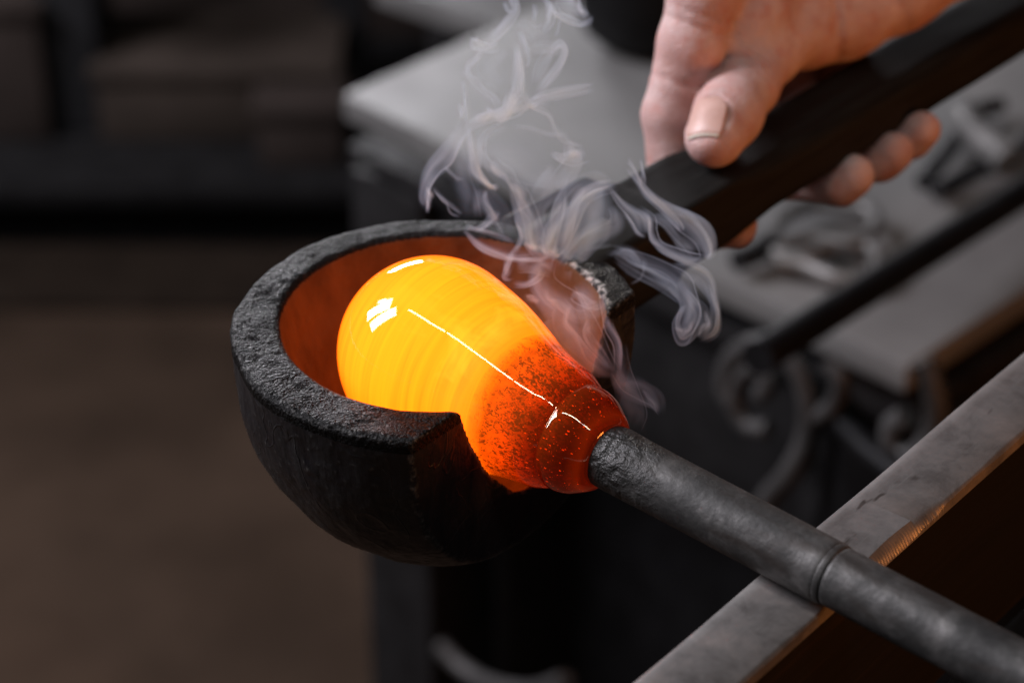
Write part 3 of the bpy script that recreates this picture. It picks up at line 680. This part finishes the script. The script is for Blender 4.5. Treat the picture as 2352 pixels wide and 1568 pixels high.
# thumbnail
t = NT('fingernail'); co = t.coord()
t.bsdf(Base_Color=t.ramp(t.noise(co, 160, 3), [(.3, (.46, .27, .22)), (.7, (.58, .37, .32))]), Roughness=.42, Subsurface_Weight=.1, Subsurface_Radius=(.004, .002, .001)); M_NAIL = t.m
t = NT('nail_edge'); t.bsdf(Base_Color=(.55, .50, .42), Roughness=.45); M_NEDGE = t.m
def nail(name, a0, a1, lift, mat, thick=.45):
    na, nb = 22, 22; vs = []; 
    for side in (0, 1):
        for i in range(na):
            a = a0+(a1-a0)*i/(na-1)
            for j in range(nb):
                bb = -1+2*j/(nb-1); wd_ = 6.1*(1-.28*max(0, (-a-4.0)/4.6)**2)*math.sqrt(max(0, 1-max(0, (a-2.0)/5.6)**2.0))
                b = bb*max(wd_, .05)
                hgt = -b*b/21 - .012*(a-1)**2 - .05*max(0, -a-4)**2 + lift - side*thick
                vs.append(NC+NA*a+NB*b+NN*(hgt-.12))
    f = []
    idx = lambda s, i, j: s*na*nb+i*nb+j
    for i in range(na-1):
        for j in range(nb-1):
            f.append((idx(0, i, j), idx(0, i+1, j), idx(0, i+1, j+1), idx(0, i, j+1))); f.append((idx(1, i, j), idx(1, i, j+1), idx(1, i+1, j+1), idx(1, i+1, j)))
        for j in (0, nb-1): f.append((idx(0, i, j), idx(0, i+1, j), idx(1, i+1, j), idx(1, i, j)))
    for i in (0, na-1):
        for j in range(nb-1): f.append((idx(0, i, j), idx(0, i, j+1), idx(1, i, j+1), idx(1, i, j)))
    o = mesh(name, (np.array(vs)@Mh)*.001, f, mat)
    bm = bmesh.new(); bm.from_mesh(o.data); bmesh.ops.recalc_face_normals(bm, faces=bm.faces[:]); bm.to_mesh(o.data); bm.free()
    o.location = RC; fit(o, hand); o.matrix_parent_inverse = Matrix.Identity(4); o.location = (0, 0, 0); return o
nail('thumbnail', -6.8, 7.0, 0, M_NAIL)
nail('nail_edge', -7.5, -6.82, .02, M_NEDGE)

# ------------------------------------------------------------------ smoke: thin folded veils of smoke, each a closed thin volume
SMOKE = []
def veil(pts, depth, curl=.6, ripple=1.0, th=.55, seed=0, nu=70, nv=30, wid=(1.2, 2.4)):
    """pts rows: x, y, half width (px), thickness factor; depth: list of metres along the strand"""
    rs = np.random.RandomState(seed+100)
    c = spline(pts, nu); dep = np.interp(np.linspace(0, 1, nu), np.linspace(0, 1, len(depth)), depth)
    T = np.gradient(c[:, :2], axis=0); T /= np.maximum(np.linalg.norm(T, axis=1), 1e-6)[:, None]; Nn = np.stack([-T[:, 1], T[:, 0]], 1)
    ph = rs.rand(4)*6.28
    kap = (np.gradient(np.unwrap(np.arctan2(T[:, 1], T[:, 0])))/np.maximum(np.linalg.norm(np.gradient(c[:, :2], axis=0), axis=1), 1e-6))[:, None]
    s = np.linspace(0, 1, nu)[:, None]; q = np.linspace(-1, 1, nv)[None, :]
    w = np.maximum(c[:, 2], 1.0)[:, None]*wid[0]+wid[1]; fac = np.maximum(c[:, 3], .02)[:, None]
    off = w*(q+.10*np.sin(2.3*q+5*s+ph[0])+.06*np.sin(5.1*q-7*s+ph[1]))
    off = np.where(kap*off > .8, .8/np.where(np.abs(kap) < 1e-9, 1e-9, kap), off)
    x = c[:, :1]+Nn[:, :1]*off; y = c[:, 1:2]+Nn[:, 1:]*off; mm = w*.000125
    dz = mm*curl*(q*q*1.3-.5) + ripple*.0005*(1.1*np.sin(6.5*q+3*s+ph[2])+.8*np.sin(12*q-4*s+ph[3])*np.cos(3*s+ph[1]))*np.minimum(1, w/25)
    d_ = dep[:, None]+dz
    grid = CAM+(FW+RT*((x-W0/2)*SENS/W0)[..., None]-UP*((y-H0/2)*SENS/W0)[..., None])*d_[..., None]
    ea, eb = (.55+.5*rs.rand(), 1.6+1.6*rs.rand())
    if rs.rand() < .5: ea, eb = eb, ea
    edge = np.clip((1+q)/2, 0, 1)**ea*np.clip((1-q)/2, 0, 1)**eb; edge /= edge.max()
    end = np.maximum(np.sin(np.pi*np.clip(np.minimum(s*2.6, (1-s)*2.6), 0, .5)), .008)
    nz = .72+.38*np.sin(3.1*q+2.6*s+ph[0])*np.sin(8*s+ph[2])+.20*np.sin(6.5*q+3*np.sin(4*s)+ph[3])*np.minimum(1, w/20)
    thk = th*.0038*fac*edge*end*np.maximum(.10, nz)+2e-6
    vd = grid-CAM; vd /= np.linalg.norm(vd, axis=2)[..., None]
    fr = (grid+vd*thk[..., None]/2).reshape(-1, 3); bk = (grid-vd*thk[..., None]/2).reshape(-1, 3); n = nu*nv
    f = []
    I, J = np.meshgrid(np.arange(nu-1), np.arange(nv-1), indexing='ij'); a = (I*nv+J).ravel()
    f.append(np.stack([a, a+nv, a+nv+1, a+1], 1)); f.append(np.stack([a, a+1, a+nv+1, a+nv], 1)+n)
    b0 = np.arange(nv-1); f.append(np.stack([b0, b0+1, b0+1+n, b0+n], 1)); b1 = b0+(nu-1)*nv; f.append(np.stack([b1+1, b1, b1+n, b1+1+n], 1))
    c0 = np.arange(nu-1)*nv; f.append(np.stack([c0+nv, c0, c0+n, c0+nv+n], 1)); c1 = c0+nv-1; f.append(np.stack([c1, c1+nv, c1+nv+n, c1+n], 1))
    SMOKE.append((np.vstack([fr, bk]), np.vstack(f)))

#SMOKE_BEGIN
VEILS = [
  ([(1438,385,3.52,0.6), (1468,420,5.86,0.8), (1497,452,8.79,0.9), (1532,482,13.2,1), (1573,511,20.5,1), (1608,540,23.4,1), (1623,575,17.6,1), (1616,594,7.32,0.6)], [0.7, 0.698, 0.695], 0.6, 1.4, 0.55),
  ([(1456,402,2.34,0.6), (1491,444,4.1,1), (1526,479,5.27,1.1), (1556,511,7.62,1.1), (1567,531,5.27,0.5)], [0.698, 0.694], 0.6, 1.2, 0.5),
  ([(1544,485,3.52,0.5), (1585,499,4.69,1), (1617,531,5.27,1.1), (1633,561,4.69,1.2), (1635,584,4.1,0.8), (1620,596,2.93,0.4)], [0.7, 0.69], 0.6, 0.6, 0.5),
  ([(1397,432,4.1,0.5), (1424,464,7.03,1), (1453,493,14.1,1), (1474,517,17.6,1), (1488,537,9.96,0.6)], [0.702, 0.697], 0.6, 1.4, 0.5),
  ([(1465,473,2.93,0.5), (1494,499,6.45,1), (1499,537,8.79,1.2), (1518,564,9.96,1.2), (1550,580,11.1,1.1), (1588,591,11.7,1.1), (1620,591,7.03,0.6)], [0.7, 0.692, 0.69], 0.6, 1.1, 0.5),
  ([(1497,496,5.86,0.5), (1526,508,13.2,0.6), (1550,537,11.7,0.5), (1573,555,17.6,0.6), (1603,575,20.5,0.6)], [0.7, 0.7], 0.6, 1.2, 0.4),
  ([(1430,482,1.46,0.5), (1447,511,2.34,0.9), (1465,537,2.93,0.9), (1485,546,2.34,0.4)], [0.7, 0.7], 0.6, 0.3, 0.5),
  ([(1444,361,1.46,0.5), (1459,391,2.05,1), (1477,423,2.34,0.6)], [0.7, 0.7], 0.6, 0.3, 0.5),
  ([(1468,367,1.46,0.5), (1477,400,2.05,1), (1480,426,2.34,0.6)], [0.7, 0.7], 0.6, 0.3, 0.5),
  ([(1389,587,6.45,0.4), (1433,575,8.2,0.5), (1480,599,16.1,0.5), (1526,622,23.4,0.6), (1564,649,27.8,0.8), (1585,684,23.4,1), (1588,722,22,1.1), (1579,757,20.5,1.1), (1567,795,7.32,0.8)], [0.702, 0.695, 0.688, 0.685], 0.9, 1.5, 0.5),
  ([(1544,608,5.86,0.5), (1585,619,13.2,0.8), (1617,643,17.6,0.9), (1632,681,16.1,0.8), (1641,719,14.6,0.9), (1635,757,16.1,1), (1608,780,7.32,0.6)], [0.695, 0.685], 0.9, 1.3, 0.5),
  ([(1629,646,2.34,0.4), (1641,690,2.93,1), (1650,725,3.52,1.2), (1642,760,3.52,1.1), (1611,782,2.34,0.5)], [0.69, 0.685], 0.6, 0.3, 0.5),
  ([(1564,660,4.39,0.4), (1594,690,11.7,1), (1606,722,10.3,1), (1591,757,8.79,1.1), (1567,775,8.79,1.2), (1553,745,6.45,1.1), (1564,710,5.27,0.8), (1576,701,2.93,0.3)], [0.688, 0.682, 0.684], 0.6, 1, 0.5),
  ([(1608,778,5.27,0.5), (1620,760,10.3,1.1), (1632,742,8.79,1), (1620,710,5.86,0.5)], [0.685, 0.685], 0.6, 0.8, 0.5),
  ([(1550,748,2.93,0.4), (1564,757,5.27,1.2), (1582,754,4.39,1), (1585,737,2.93,0.5)], [0.684, 0.684], 0.6, 0.4, 0.5),
  ([(1409,578,2.34,0.3), (1450,605,2.93,0.6), (1503,628,3.52,0.7), (1544,654,4.1,0.5), (1562,678,2.93,0.3)], [0.7, 0.69], 0.6, 0.4, 0.5),
  ([(1409,587,2.34,0.3), (1450,616,2.93,0.6), (1503,641,3.52,0.7), (1544,666,4.1,0.5), (1562,687,2.93,0.3)], [0.7, 0.69], 0.6, 0.4, 0.5),
  ([(1409,596,2.34,0.3), (1450,628,2.93,0.6), (1503,654,3.52,0.7), (1544,678,4.1,0.5), (1562,696,2.93,0.3)], [0.7, 0.69], 0.6, 0.4, 0.5),
  ([(1480,596,1.2,0.5), (1478,625,1.2,0.9), (1468,643,1.2,0.8), (1447,654,1.2,0.3)], [0.7, 0.7], 0.6, 0.1, 0.5),
  ([(1290,640,35,0.5), (1325,560,60,0.7), (1345,480,60,0.7), (1335,425,45,0.4)], [0.7, 0.71], 0.6, 1.8, 0.6),
  ([(1260,600,20,0.6), (1290,555,35,0.7), (1325,470,40,0.7), (1365,430,30,0.5), (1405,423,12,0.3)], [0.7, 0.705], 0.6, 1.4, 0.5),
  ([(1288,590,10,0.5), (1310,514,11,1), (1327,461,11,1), (1358,434,10,0.9), (1410,420,8,0.4)], [0.7, 0.705, 0.7], 0.6, 0.5, 0.5),
  ([(1290,570,10,0.5), (1318,520,9,0.9), (1336,470,9,0.9), (1370,445,8,0.8), (1420,432,8,0.4)], [0.7, 0.705, 0.7], 0.6, 0.5, 0.5),
  ([(1290,615,20,0.5), (1350,560,28,0.8), (1412,515,22,0.9), (1408,470,14,0.4)], [0.7, 0.705, 0.7], 0.6, 1.2, 0.5),
  ([(1330,640,15,0.4), (1370,600,30,0.6), (1440,600,35,0.4), (1470,640,20,0.2)], [0.7, 0.705, 0.7], 0.6, 1.2, 0.4),
  ([(1310,590,12,0.3), (1350,640,20,0.6), (1390,690,22,0.6), (1430,700,14,0.3)], [0.7, 0.705, 0.7], 0.6, 1, 0.4),
  ([(1265,595,22,0.8), (1250,540,28,0.7), (1245,480,30,0.6), (1265,430,32,0.5), (1290,395,30,0.3)], [0.7, 0.705, 0.7], 0.6, 1.6, 0.5),
  ([(1262,592,10,0.7), (1270,545,13,0.9), (1285,500,14,0.8), (1290,450,14,0.5)], [0.7, 0.705, 0.7], 0.6, 0.7, 0.5),
  ([(1258,590,14,0.7), (1235,560,22,0.8), (1215,500,24,0.7), (1195,450,20,0.6), (1180,415,16,0.4)], [0.7, 0.705, 0.7], 0.6, 1.2, 0.5),
  ([(1178,419,7.69,0.4), (1199,468,11.5,0.9), (1214,509,12.3,1), (1220,550,11.3,0.8), (1234,580,7.69,0.5)], [0.7, 0.705, 0.7], 0.6, 0.9, 0.5),
  ([(1184,496,3.59,0.5), (1197,527,5.64,1.2), (1197,557,5.13,1), (1178,585,3.59,0.5)], [0.7, 0.705, 0.7], 0.6, 0.5, 0.5),
  ([(1250,585,7.69,0.6), (1265,534,15.4,0.7), (1288,496,15.4,0.6), (1327,444,12.8,0.5), (1347,432,10.3,0.3)], [0.7, 0.705, 0.7], 0.6, 1.4, 0.5),
  ([(1111,437,3.08,0.5), (1114,462,5.13,0.9), (1127,491,5.64,0.9), (1142,511,3.08,0.4)], [0.7, 0.705, 0.7], 0.6, 0.4, 0.5),
  ([(1091,524,7.69,0.4), (1111,516,7.18,0.7), (1132,498,6.15,0.6), (1147,483,3.08,0.2)], [0.7, 0.705, 0.7], 0.6, 0.5, 0.5),
  ([(1068,286,8.97,0.5), (1081,355,8.97,1), (1093,398,7.69,1.3), (1122,429,5.13,1.6), (1147,427,3.59,0.6)], [0.705, 0.7], 0.6, 0.8, 0.5),
  ([(1095,298,3.59,0.4), (1095,368,4.1,0.9), (1102,401,3.59,1.3), (1124,428,3.08,1.4), (1137,433,2.56,0.5)], [0.7, 0.7], 0.6, 0.3, 0.5),
  ([(1063,186,2.05,0.4), (1068,216,2.56,0.7), (1072,252,3.59,0.9), (1069,288,3.08,0.5)], [0.7, 0.705, 0.7], 0.6, 0.2, 0.5),
  ([(1073,286,10.3,0.4), (1045,321,15.4,0.7), (1017,360,20.5,0.8), (991,388,19.2,0.8), (977,421,14.1,0.8), (971,455,10.3,0.8), (976,483,4.61,0.4)], [0.7, 0.695], 0.9, 1.4, 0.5),
  ([(983,427,2.56,0.4), (986,447,4.1,1.1), (985,468,4.61,1.1), (982,491,3.08,0.5)], [0.695, 0.695], 0.6, 0.3, 0.5),
  ([(983,434,2.05,0.6), (992,444,2.56,0.9), (997,457,1.54,0.3)], [0.695, 0.695], 0.6, 0.2, 0.5),
  ([(994,427,2.56,0.5), (1019,457,3.59,0.9), (1040,473,3.59,0.8), (1063,491,4.1,0.4)], [0.695, 0.7], 0.6, 0.3, 0.5),
  ([(1022,380,2.56,0.4), (1040,401,3.08,0.6), (1065,414,3.08,0.3)], [0.7, 0.7], 0.6, 0.3, 0.5),
  ([(1045,334,20.5,0.3), (1060,406,28.2,0.35), (1076,457,28.2,0.35), (1086,503,20.5,0.3)], [0.7, 0.705, 0.7], 0.6, 1.6, 0.4),
  ([(1111,427,15.4,0.4), (1127,457,25.6,0.4), (1158,496,28.2,0.35), (1178,534,23.1,0.3)], [0.7, 0.705, 0.7], 0.6, 1.6, 0.4),
  ([(1068,527,3.59,0.6), (1099,562,5.64,1.2), (1140,585,5.13,1.3), (1181,595,4.61,1.3), (1237,593,4.61,0.9), (1263,580,5.13,0.5)], [0.7, 0.695], 0.6, 0.4, 0.55),
  ([(1068,523,4.61,0.6), (1091,527,4.1,0.9), (1142,542,4.1,0.8), (1183,556,3.59,0.5)], [0.7, 0.7], 0.6, 0.3, 0.5),
  ([(1086,542,7.69,0.3), (1122,565,15.4,0.45), (1178,575,15.4,0.45), (1229,580,10.3,0.3)], [0.7, 0.695], 0.6, 0.8, 0.35),
  ([(1265,232,10.3,0.5), (1217,241,11.5,0.8), (1178,257,15.4,0.9), (1127,274,15.4,0.8), (1091,286,11.5,0.6), (1068,309,7.69,0.3)], [0.7, 0.705, 0.7], 0.6, 1.2, 0.5),
  ([(1368,204,10.3,0.4), (1332,210,11.5,0.6), (1281,219,12.8,0.7), (1242,227,10.3,0.7), (1214,238,7.69,0.5)], [0.71, 0.7], 0.6, 1, 0.5),
  ([(1204,216,2.05,0.5), (1219,243,3.08,0.8), (1260,263,3.59,0.8), (1281,300,3.59,0.8), (1306,321,3.59,0.8), (1342,341,4.1,0.3)], [0.7, 0.705, 0.7], 0.6, 0.2, 0.5),
  ([(1263,352,2.56,0.5), (1288,365,8.97,1.1), (1316,365,15.4,0.9), (1347,355,15.4,0.4)], [0.7, 0.705, 0.7], 0.6, 0.7, 0.5),
  ([(1304,321,5.13,0.3), (1306,345,12.8,0.6), (1311,370,19.2,0.7), (1293,403,20.5,0.5), (1268,427,15.4,0.3)], [0.7, 0.705, 0.7], 0.6, 1.2, 0.45),
  ([(1132,368,7.69,0.4), (1147,386,14.1,0.8), (1168,398,14.1,0.8), (1186,427,12.8,0.6), (1214,452,10.3,0.3)], [0.7, 0.705, 0.7], 0.6, 1, 0.5),
  ([(1168,288,5.13,0.3), (1127,301,7.69,0.6), (1106,329,8.71,0.6), (1111,365,8.71,0.6), (1137,391,7.69,0.4)], [0.7, 0.705, 0.7], 0.6, 0.6, 0.4),
  ([(1173,293,3.84,0.3), (1209,298,5.13,0.5), (1255,309,5.64,0.5), (1306,314,5.13,0.2)], [0.7, 0.705, 0.7], 0.6, 0.5, 0.4),
  ([(1106,324,23.1,0.2), (1165,355,48.7,0.3), (1229,380,56.4,0.3), (1281,396,35.9,0.2)], [0.71, 0.71], 0.6, 2.2, 0.35),
  ([(1173,211,7.69,0.5), (1168,234,14.1,1.1), (1158,257,15.4,1.1), (1132,268,12.8,0.6)], [0.7, 0.705, 0.7], 0.6, 0.8, 0.5),
  ([(1124,245,3.08,0.6), (1124,260,4.61,1.2), (1111,268,7.69,0.9), (1091,275,7.69,0.4)], [0.7, 0.705, 0.7], 0.6, 0.4, 0.5),
  ([(1058,242,2.56,0.5), (1058,260,4.61,1.1), (1056,273,2.05,0.4)], [0.7, 0.705, 0.7], 0.6, 0.3, 0.5),
  ([(1175,-10,6.84,0.6), (1182,5,8.54,1), (1186,24,8.2,1.1), (1168,51,10.3,0.9), (1144,79,12,0.8), (1118,96,8.54,0.4)], [0.71, 0.705], 0.6, 0.9, 0.5),
  ([(1161,3,4.27,0.5), (1168,21,5.98,0.8), (1182,27,5.13,0.5)], [0.71, 0.71], 0.6, 0.4, 0.5),
  ([(1082,85,2.56,0.4), (1088,96,7.69,1), (1105,107,8.54,0.9), (1127,111,9.4,0.8), (1149,103,7.69,0.4)], [0.705, 0.705], 0.6, 0.6, 0.5),
  ([(1101,103,5.13,0.4), (1098,128,5.98,0.7), (1074,150,6.84,0.5), (1073,167,6.84,0.6), (1088,193,7.69,0.6), (1111,212,8.54,0.6), (1135,229,7.69,0.7), (1143,248,5.98,0.5)], [0.7, 0.705, 0.7], 0.6, 0.6, 0.45),
  ([(1185,96,5.13,0.4), (1190,137,10.3,0.8), (1193,171,10.3,0.9), (1189,205,12.8,1.1), (1176,231,15.4,1.3), (1161,248,13.7,0.6)], [0.7, 0.705, 0.7], 0.6, 0.9, 0.5),
  ([(1193,120,2.56,0.4), (1200,171,3.42,0.7), (1199,205,3.42,0.8), (1214,234,3.42,0.7), (1238,253,3.08,0.3)], [0.7, 0.705, 0.7], 0.6, 0.3, 0.5),
  ([(1204,123,6.84,0.3), (1238,109,10.3,0.6), (1264,109,9.4,0.7), (1285,98,8.54,1), (1299,113,8.2,1.2), (1295,135,8.89,1.1), (1277,162,9.4,1), (1253,191,8.89,0.9), (1233,220,6.84,0.4)], [0.705, 0.7], 0.6, 0.7, 0.5),
  ([(1287,123,3.42,0.3), (1272,116,8.54,0.6), (1253,130,12,0.5), (1236,162,12,0.4), (1224,197,8.54,0.2)], [0.7, 0.705, 0.7], 0.6, 0.9, 0.4),
  ([(1192,68,4.27,0.4), (1200,96,6.84,0.8), (1214,132,5.13,0.5), (1207,154,3.42,0.3)], [0.7, 0.705, 0.7], 0.6, 0.4, 0.5),
  ([(1183,60,17.1,0.3), (1212,80,25.6,0.45), (1241,82,22.2,0.4), (1255,60,10.3,0.3)], [0.71, 0.71], 0.6, 1.5, 0.45),
  ([(1245,-10,3.42,0.4), (1260,7,5.13,0.8), (1277,26,5.81,1), (1305,45,5.81,1), (1332,54,5.81,0.9), (1352,50,6.84,0.7), (1358,38,4.27,0.3)], [0.71, 0.705], 0.6, 0.5, 0.5),
  ([(1286,-14,20.5,0.5), (1303,14,22.2,0.6), (1329,32,18.8,0.6), (1347,46,10.3,0.4)], [0.71, 0.705], 0.6, 1.3, 0.5),
  ([(1330,-7,1.71,0.5), (1331,17,2.73,0.9), (1339,32,2.39,0.5)], [0.7, 0.7], 0.6, 0.2, 0.5),
  ([(1272,3,6.84,0.4), (1269,26,7.69,0.8), (1262,51,6.84,0.7), (1250,77,5.13,0.4)], [0.7, 0.705, 0.7], 0.6, 0.5, 0.5),
  ([(1287,43,1.71,0.4), (1284,65,2.39,0.6), (1277,85,1.71,0.3)], [0.7, 0.705, 0.7], 0.6, 0.2, 0.5),
  ([(1223,9,1.71,0.4), (1227,31,2.39,0.7), (1224,53,2.05,0.4)], [0.7, 0.705, 0.7], 0.6, 0.2, 0.5),
  ([(1152,202,17.1,0.2), (1118,171,34.2,0.3), (1118,137,30.8,0.25), (1152,103,20.5,0.2)], [0.71, 0.71], 0.6, 2, 0.35),
  ([(1264,587,19.8,0.5), (1245,630,29.7,0.6), (1261,673,36.3,0.6), (1297,706,46.1,0.6), (1314,745,52.7,0.6), (1343,791,46.1,0.6), (1383,834,29.7,0.6), (1416,860,9.89,0.3)], [0.695, 0.685, 0.675, 0.67], 0.6, 1.6, 0.5),
  ([(1307,696,5.27,0.5), (1297,738,6.59,1), (1324,778,6.59,0.9), (1357,818,5.93,0.8), (1399,852,4.61,0.4)], [0.68, 0.67], 0.6, 0.4, 0.5),
  ([(1310,676,6.59,0.5), (1324,682,9.89,1), (1350,699,9.89,1), (1376,702,7.91,0.6)], [0.685, 0.68], 0.6, 0.5, 0.5),
  ([(1376,673,6.59,0.4), (1390,712,9.23,0.9), (1399,752,9.23,0.8), (1418,795,8.57,0.9), (1420,854,5.93,0.4)], [0.685, 0.67], 0.6, 0.5, 0.5),
  ([(1357,732,3.96,0.4), (1348,752,5.93,1), (1352,778,5.93,0.9), (1380,818,5.93,0.8), (1414,854,3.96,0.3)], [0.68, 0.67], 0.6, 0.3, 0.5),
  ([(1330,646,19.8,0.4), (1360,692,29.7,0.6), (1363,738,23.1,0.5), (1350,771,19.8,0.3)], [0.69, 0.68], 0.6, 1.2, 0.5),
  ([(1291,686,9.89,0.3), (1324,719,19.8,0.6), (1363,719,19.8,0.7), (1383,699,9.89,0.4)], [0.685, 0.68], 0.6, 0.8, 0.5),
  ([(1182,574,4.61,0.4), (1177,597,6.59,0.8), (1165,626,7.91,1), (1160,636,5.27,0.6), (1175,643,3.96,0.3)], [0.695, 0.69], 0.6, 0.3, 0.5),
  ([(1179,653,4.94,0.3), (1212,653,6.59,0.7), (1238,640,7.25,0.8), (1248,620,6.59,0.5)], [0.69, 0.69], 0.6, 0.4, 0.5),
  ([(1185,613,9.89,0.3), (1218,610,16.5,0.5), (1245,617,16.5,0.6), (1271,626,13.2,0.4)], [0.69, 0.69], 0.6, 0.7, 0.5),
  ([(1238,699,6.59,0.3), (1218,686,6.59,0.9), (1210,676,3.96,0.4)], [0.68, 0.68], 0.6, 0.2, 0.5),
  ([(1248,659,5.27,0.3), (1261,679,5.93,0.8), (1284,699,6.59,0.8), (1307,719,5.27,0.4)], [0.685, 0.68], 0.6, 0.3, 0.5),
  ([(1413,847,16.5,0.4), (1436,877,23.1,0.5), (1472,897,23.1,0.45), (1505,923,16.5,0.4), (1518,949,8.24,0.2)], [0.672, 0.665], 0.6, 1, 0.5),
  ([(1423,785,13.2,0.3), (1429,844,23.1,0.35), (1446,900,26.4,0.35), (1469,949,23.1,0.3), (1459,992,16.5,0.2)], [0.675, 0.665], 0.6, 1.2, 0.45),
  ([(1475,893,3.3,0.3), (1502,920,4.61,0.8), (1513,946,3.3,0.4)], [0.667, 0.665], 0.6, 0.2, 0.5),
]
for i_, (pts_, dep_, cu_, ri_, th_) in enumerate(VEILS):
    up_ = 1.0 if np.mean([q_[1] for q_ in pts_]) < 420 else .85
    veil(pts_, dep_, cu_, ri_, th_*up_, seed=i_)
    jt = np.random.RandomState(500+i_)          # a thinner companion layer drifting beside it
    veil([(x_+jt.randn()*5, y_+jt.randn()*5, max(w_*(.45+.4*jt.rand()), 1.5), f_) for x_, y_, w_, f_ in pts_], [d_+.002*jt.randn() for d_ in dep_], cu_, ri_, th_*up_*.55, seed=300+i_)
    if max(q_[2] for q_ in pts_) > 7:           # and a fine bright filament along one of its edges
        sg = 1 if jt.rand() < .5 else -1; pp = np.array(pts_, float); tg = np.gradient(pp[:, :2], axis=0); tg /= np.maximum(np.linalg.norm(tg, axis=1), 1e-6)[:, None]
        off_ = sg*pp[:, 2:3]*(.5+.6*jt.rand()); pp[:, :2] += np.stack([-tg[:, 1], tg[:, 0]], 1)*off_+jt.randn(len(pp), 2)*2
        veil([(x_, y_, 1.0, min(f_*1.1, 1.2)) for x_, y_, w_, f_ in pp], dep_, cu_, .15, .55*up_, seed=700+i_, nv=12, wid=(.8, 1.4))
#SMOKE_END
t = NT('smoke'); vn = t.n('ShaderNodeVolumeScatter'); vn.inputs['Color'].default_value = (.66, .76, 1.0, 1); vn.inputs['Density'].default_value = 350
vn.inputs['Anisotropy'].default_value = .45; t.l(vn.outputs[0], t.out.inputs['Volume'])
so = empty('smoke', tuple(PH(1265, 590, ZR)))
tag(so, 'wisps of pale grey smoke curling up from the far rim of the block', kind='stuff')
for v_, f_ in SMOKE: fit(np_mesh('wisp', v_, f_, t.m), so)
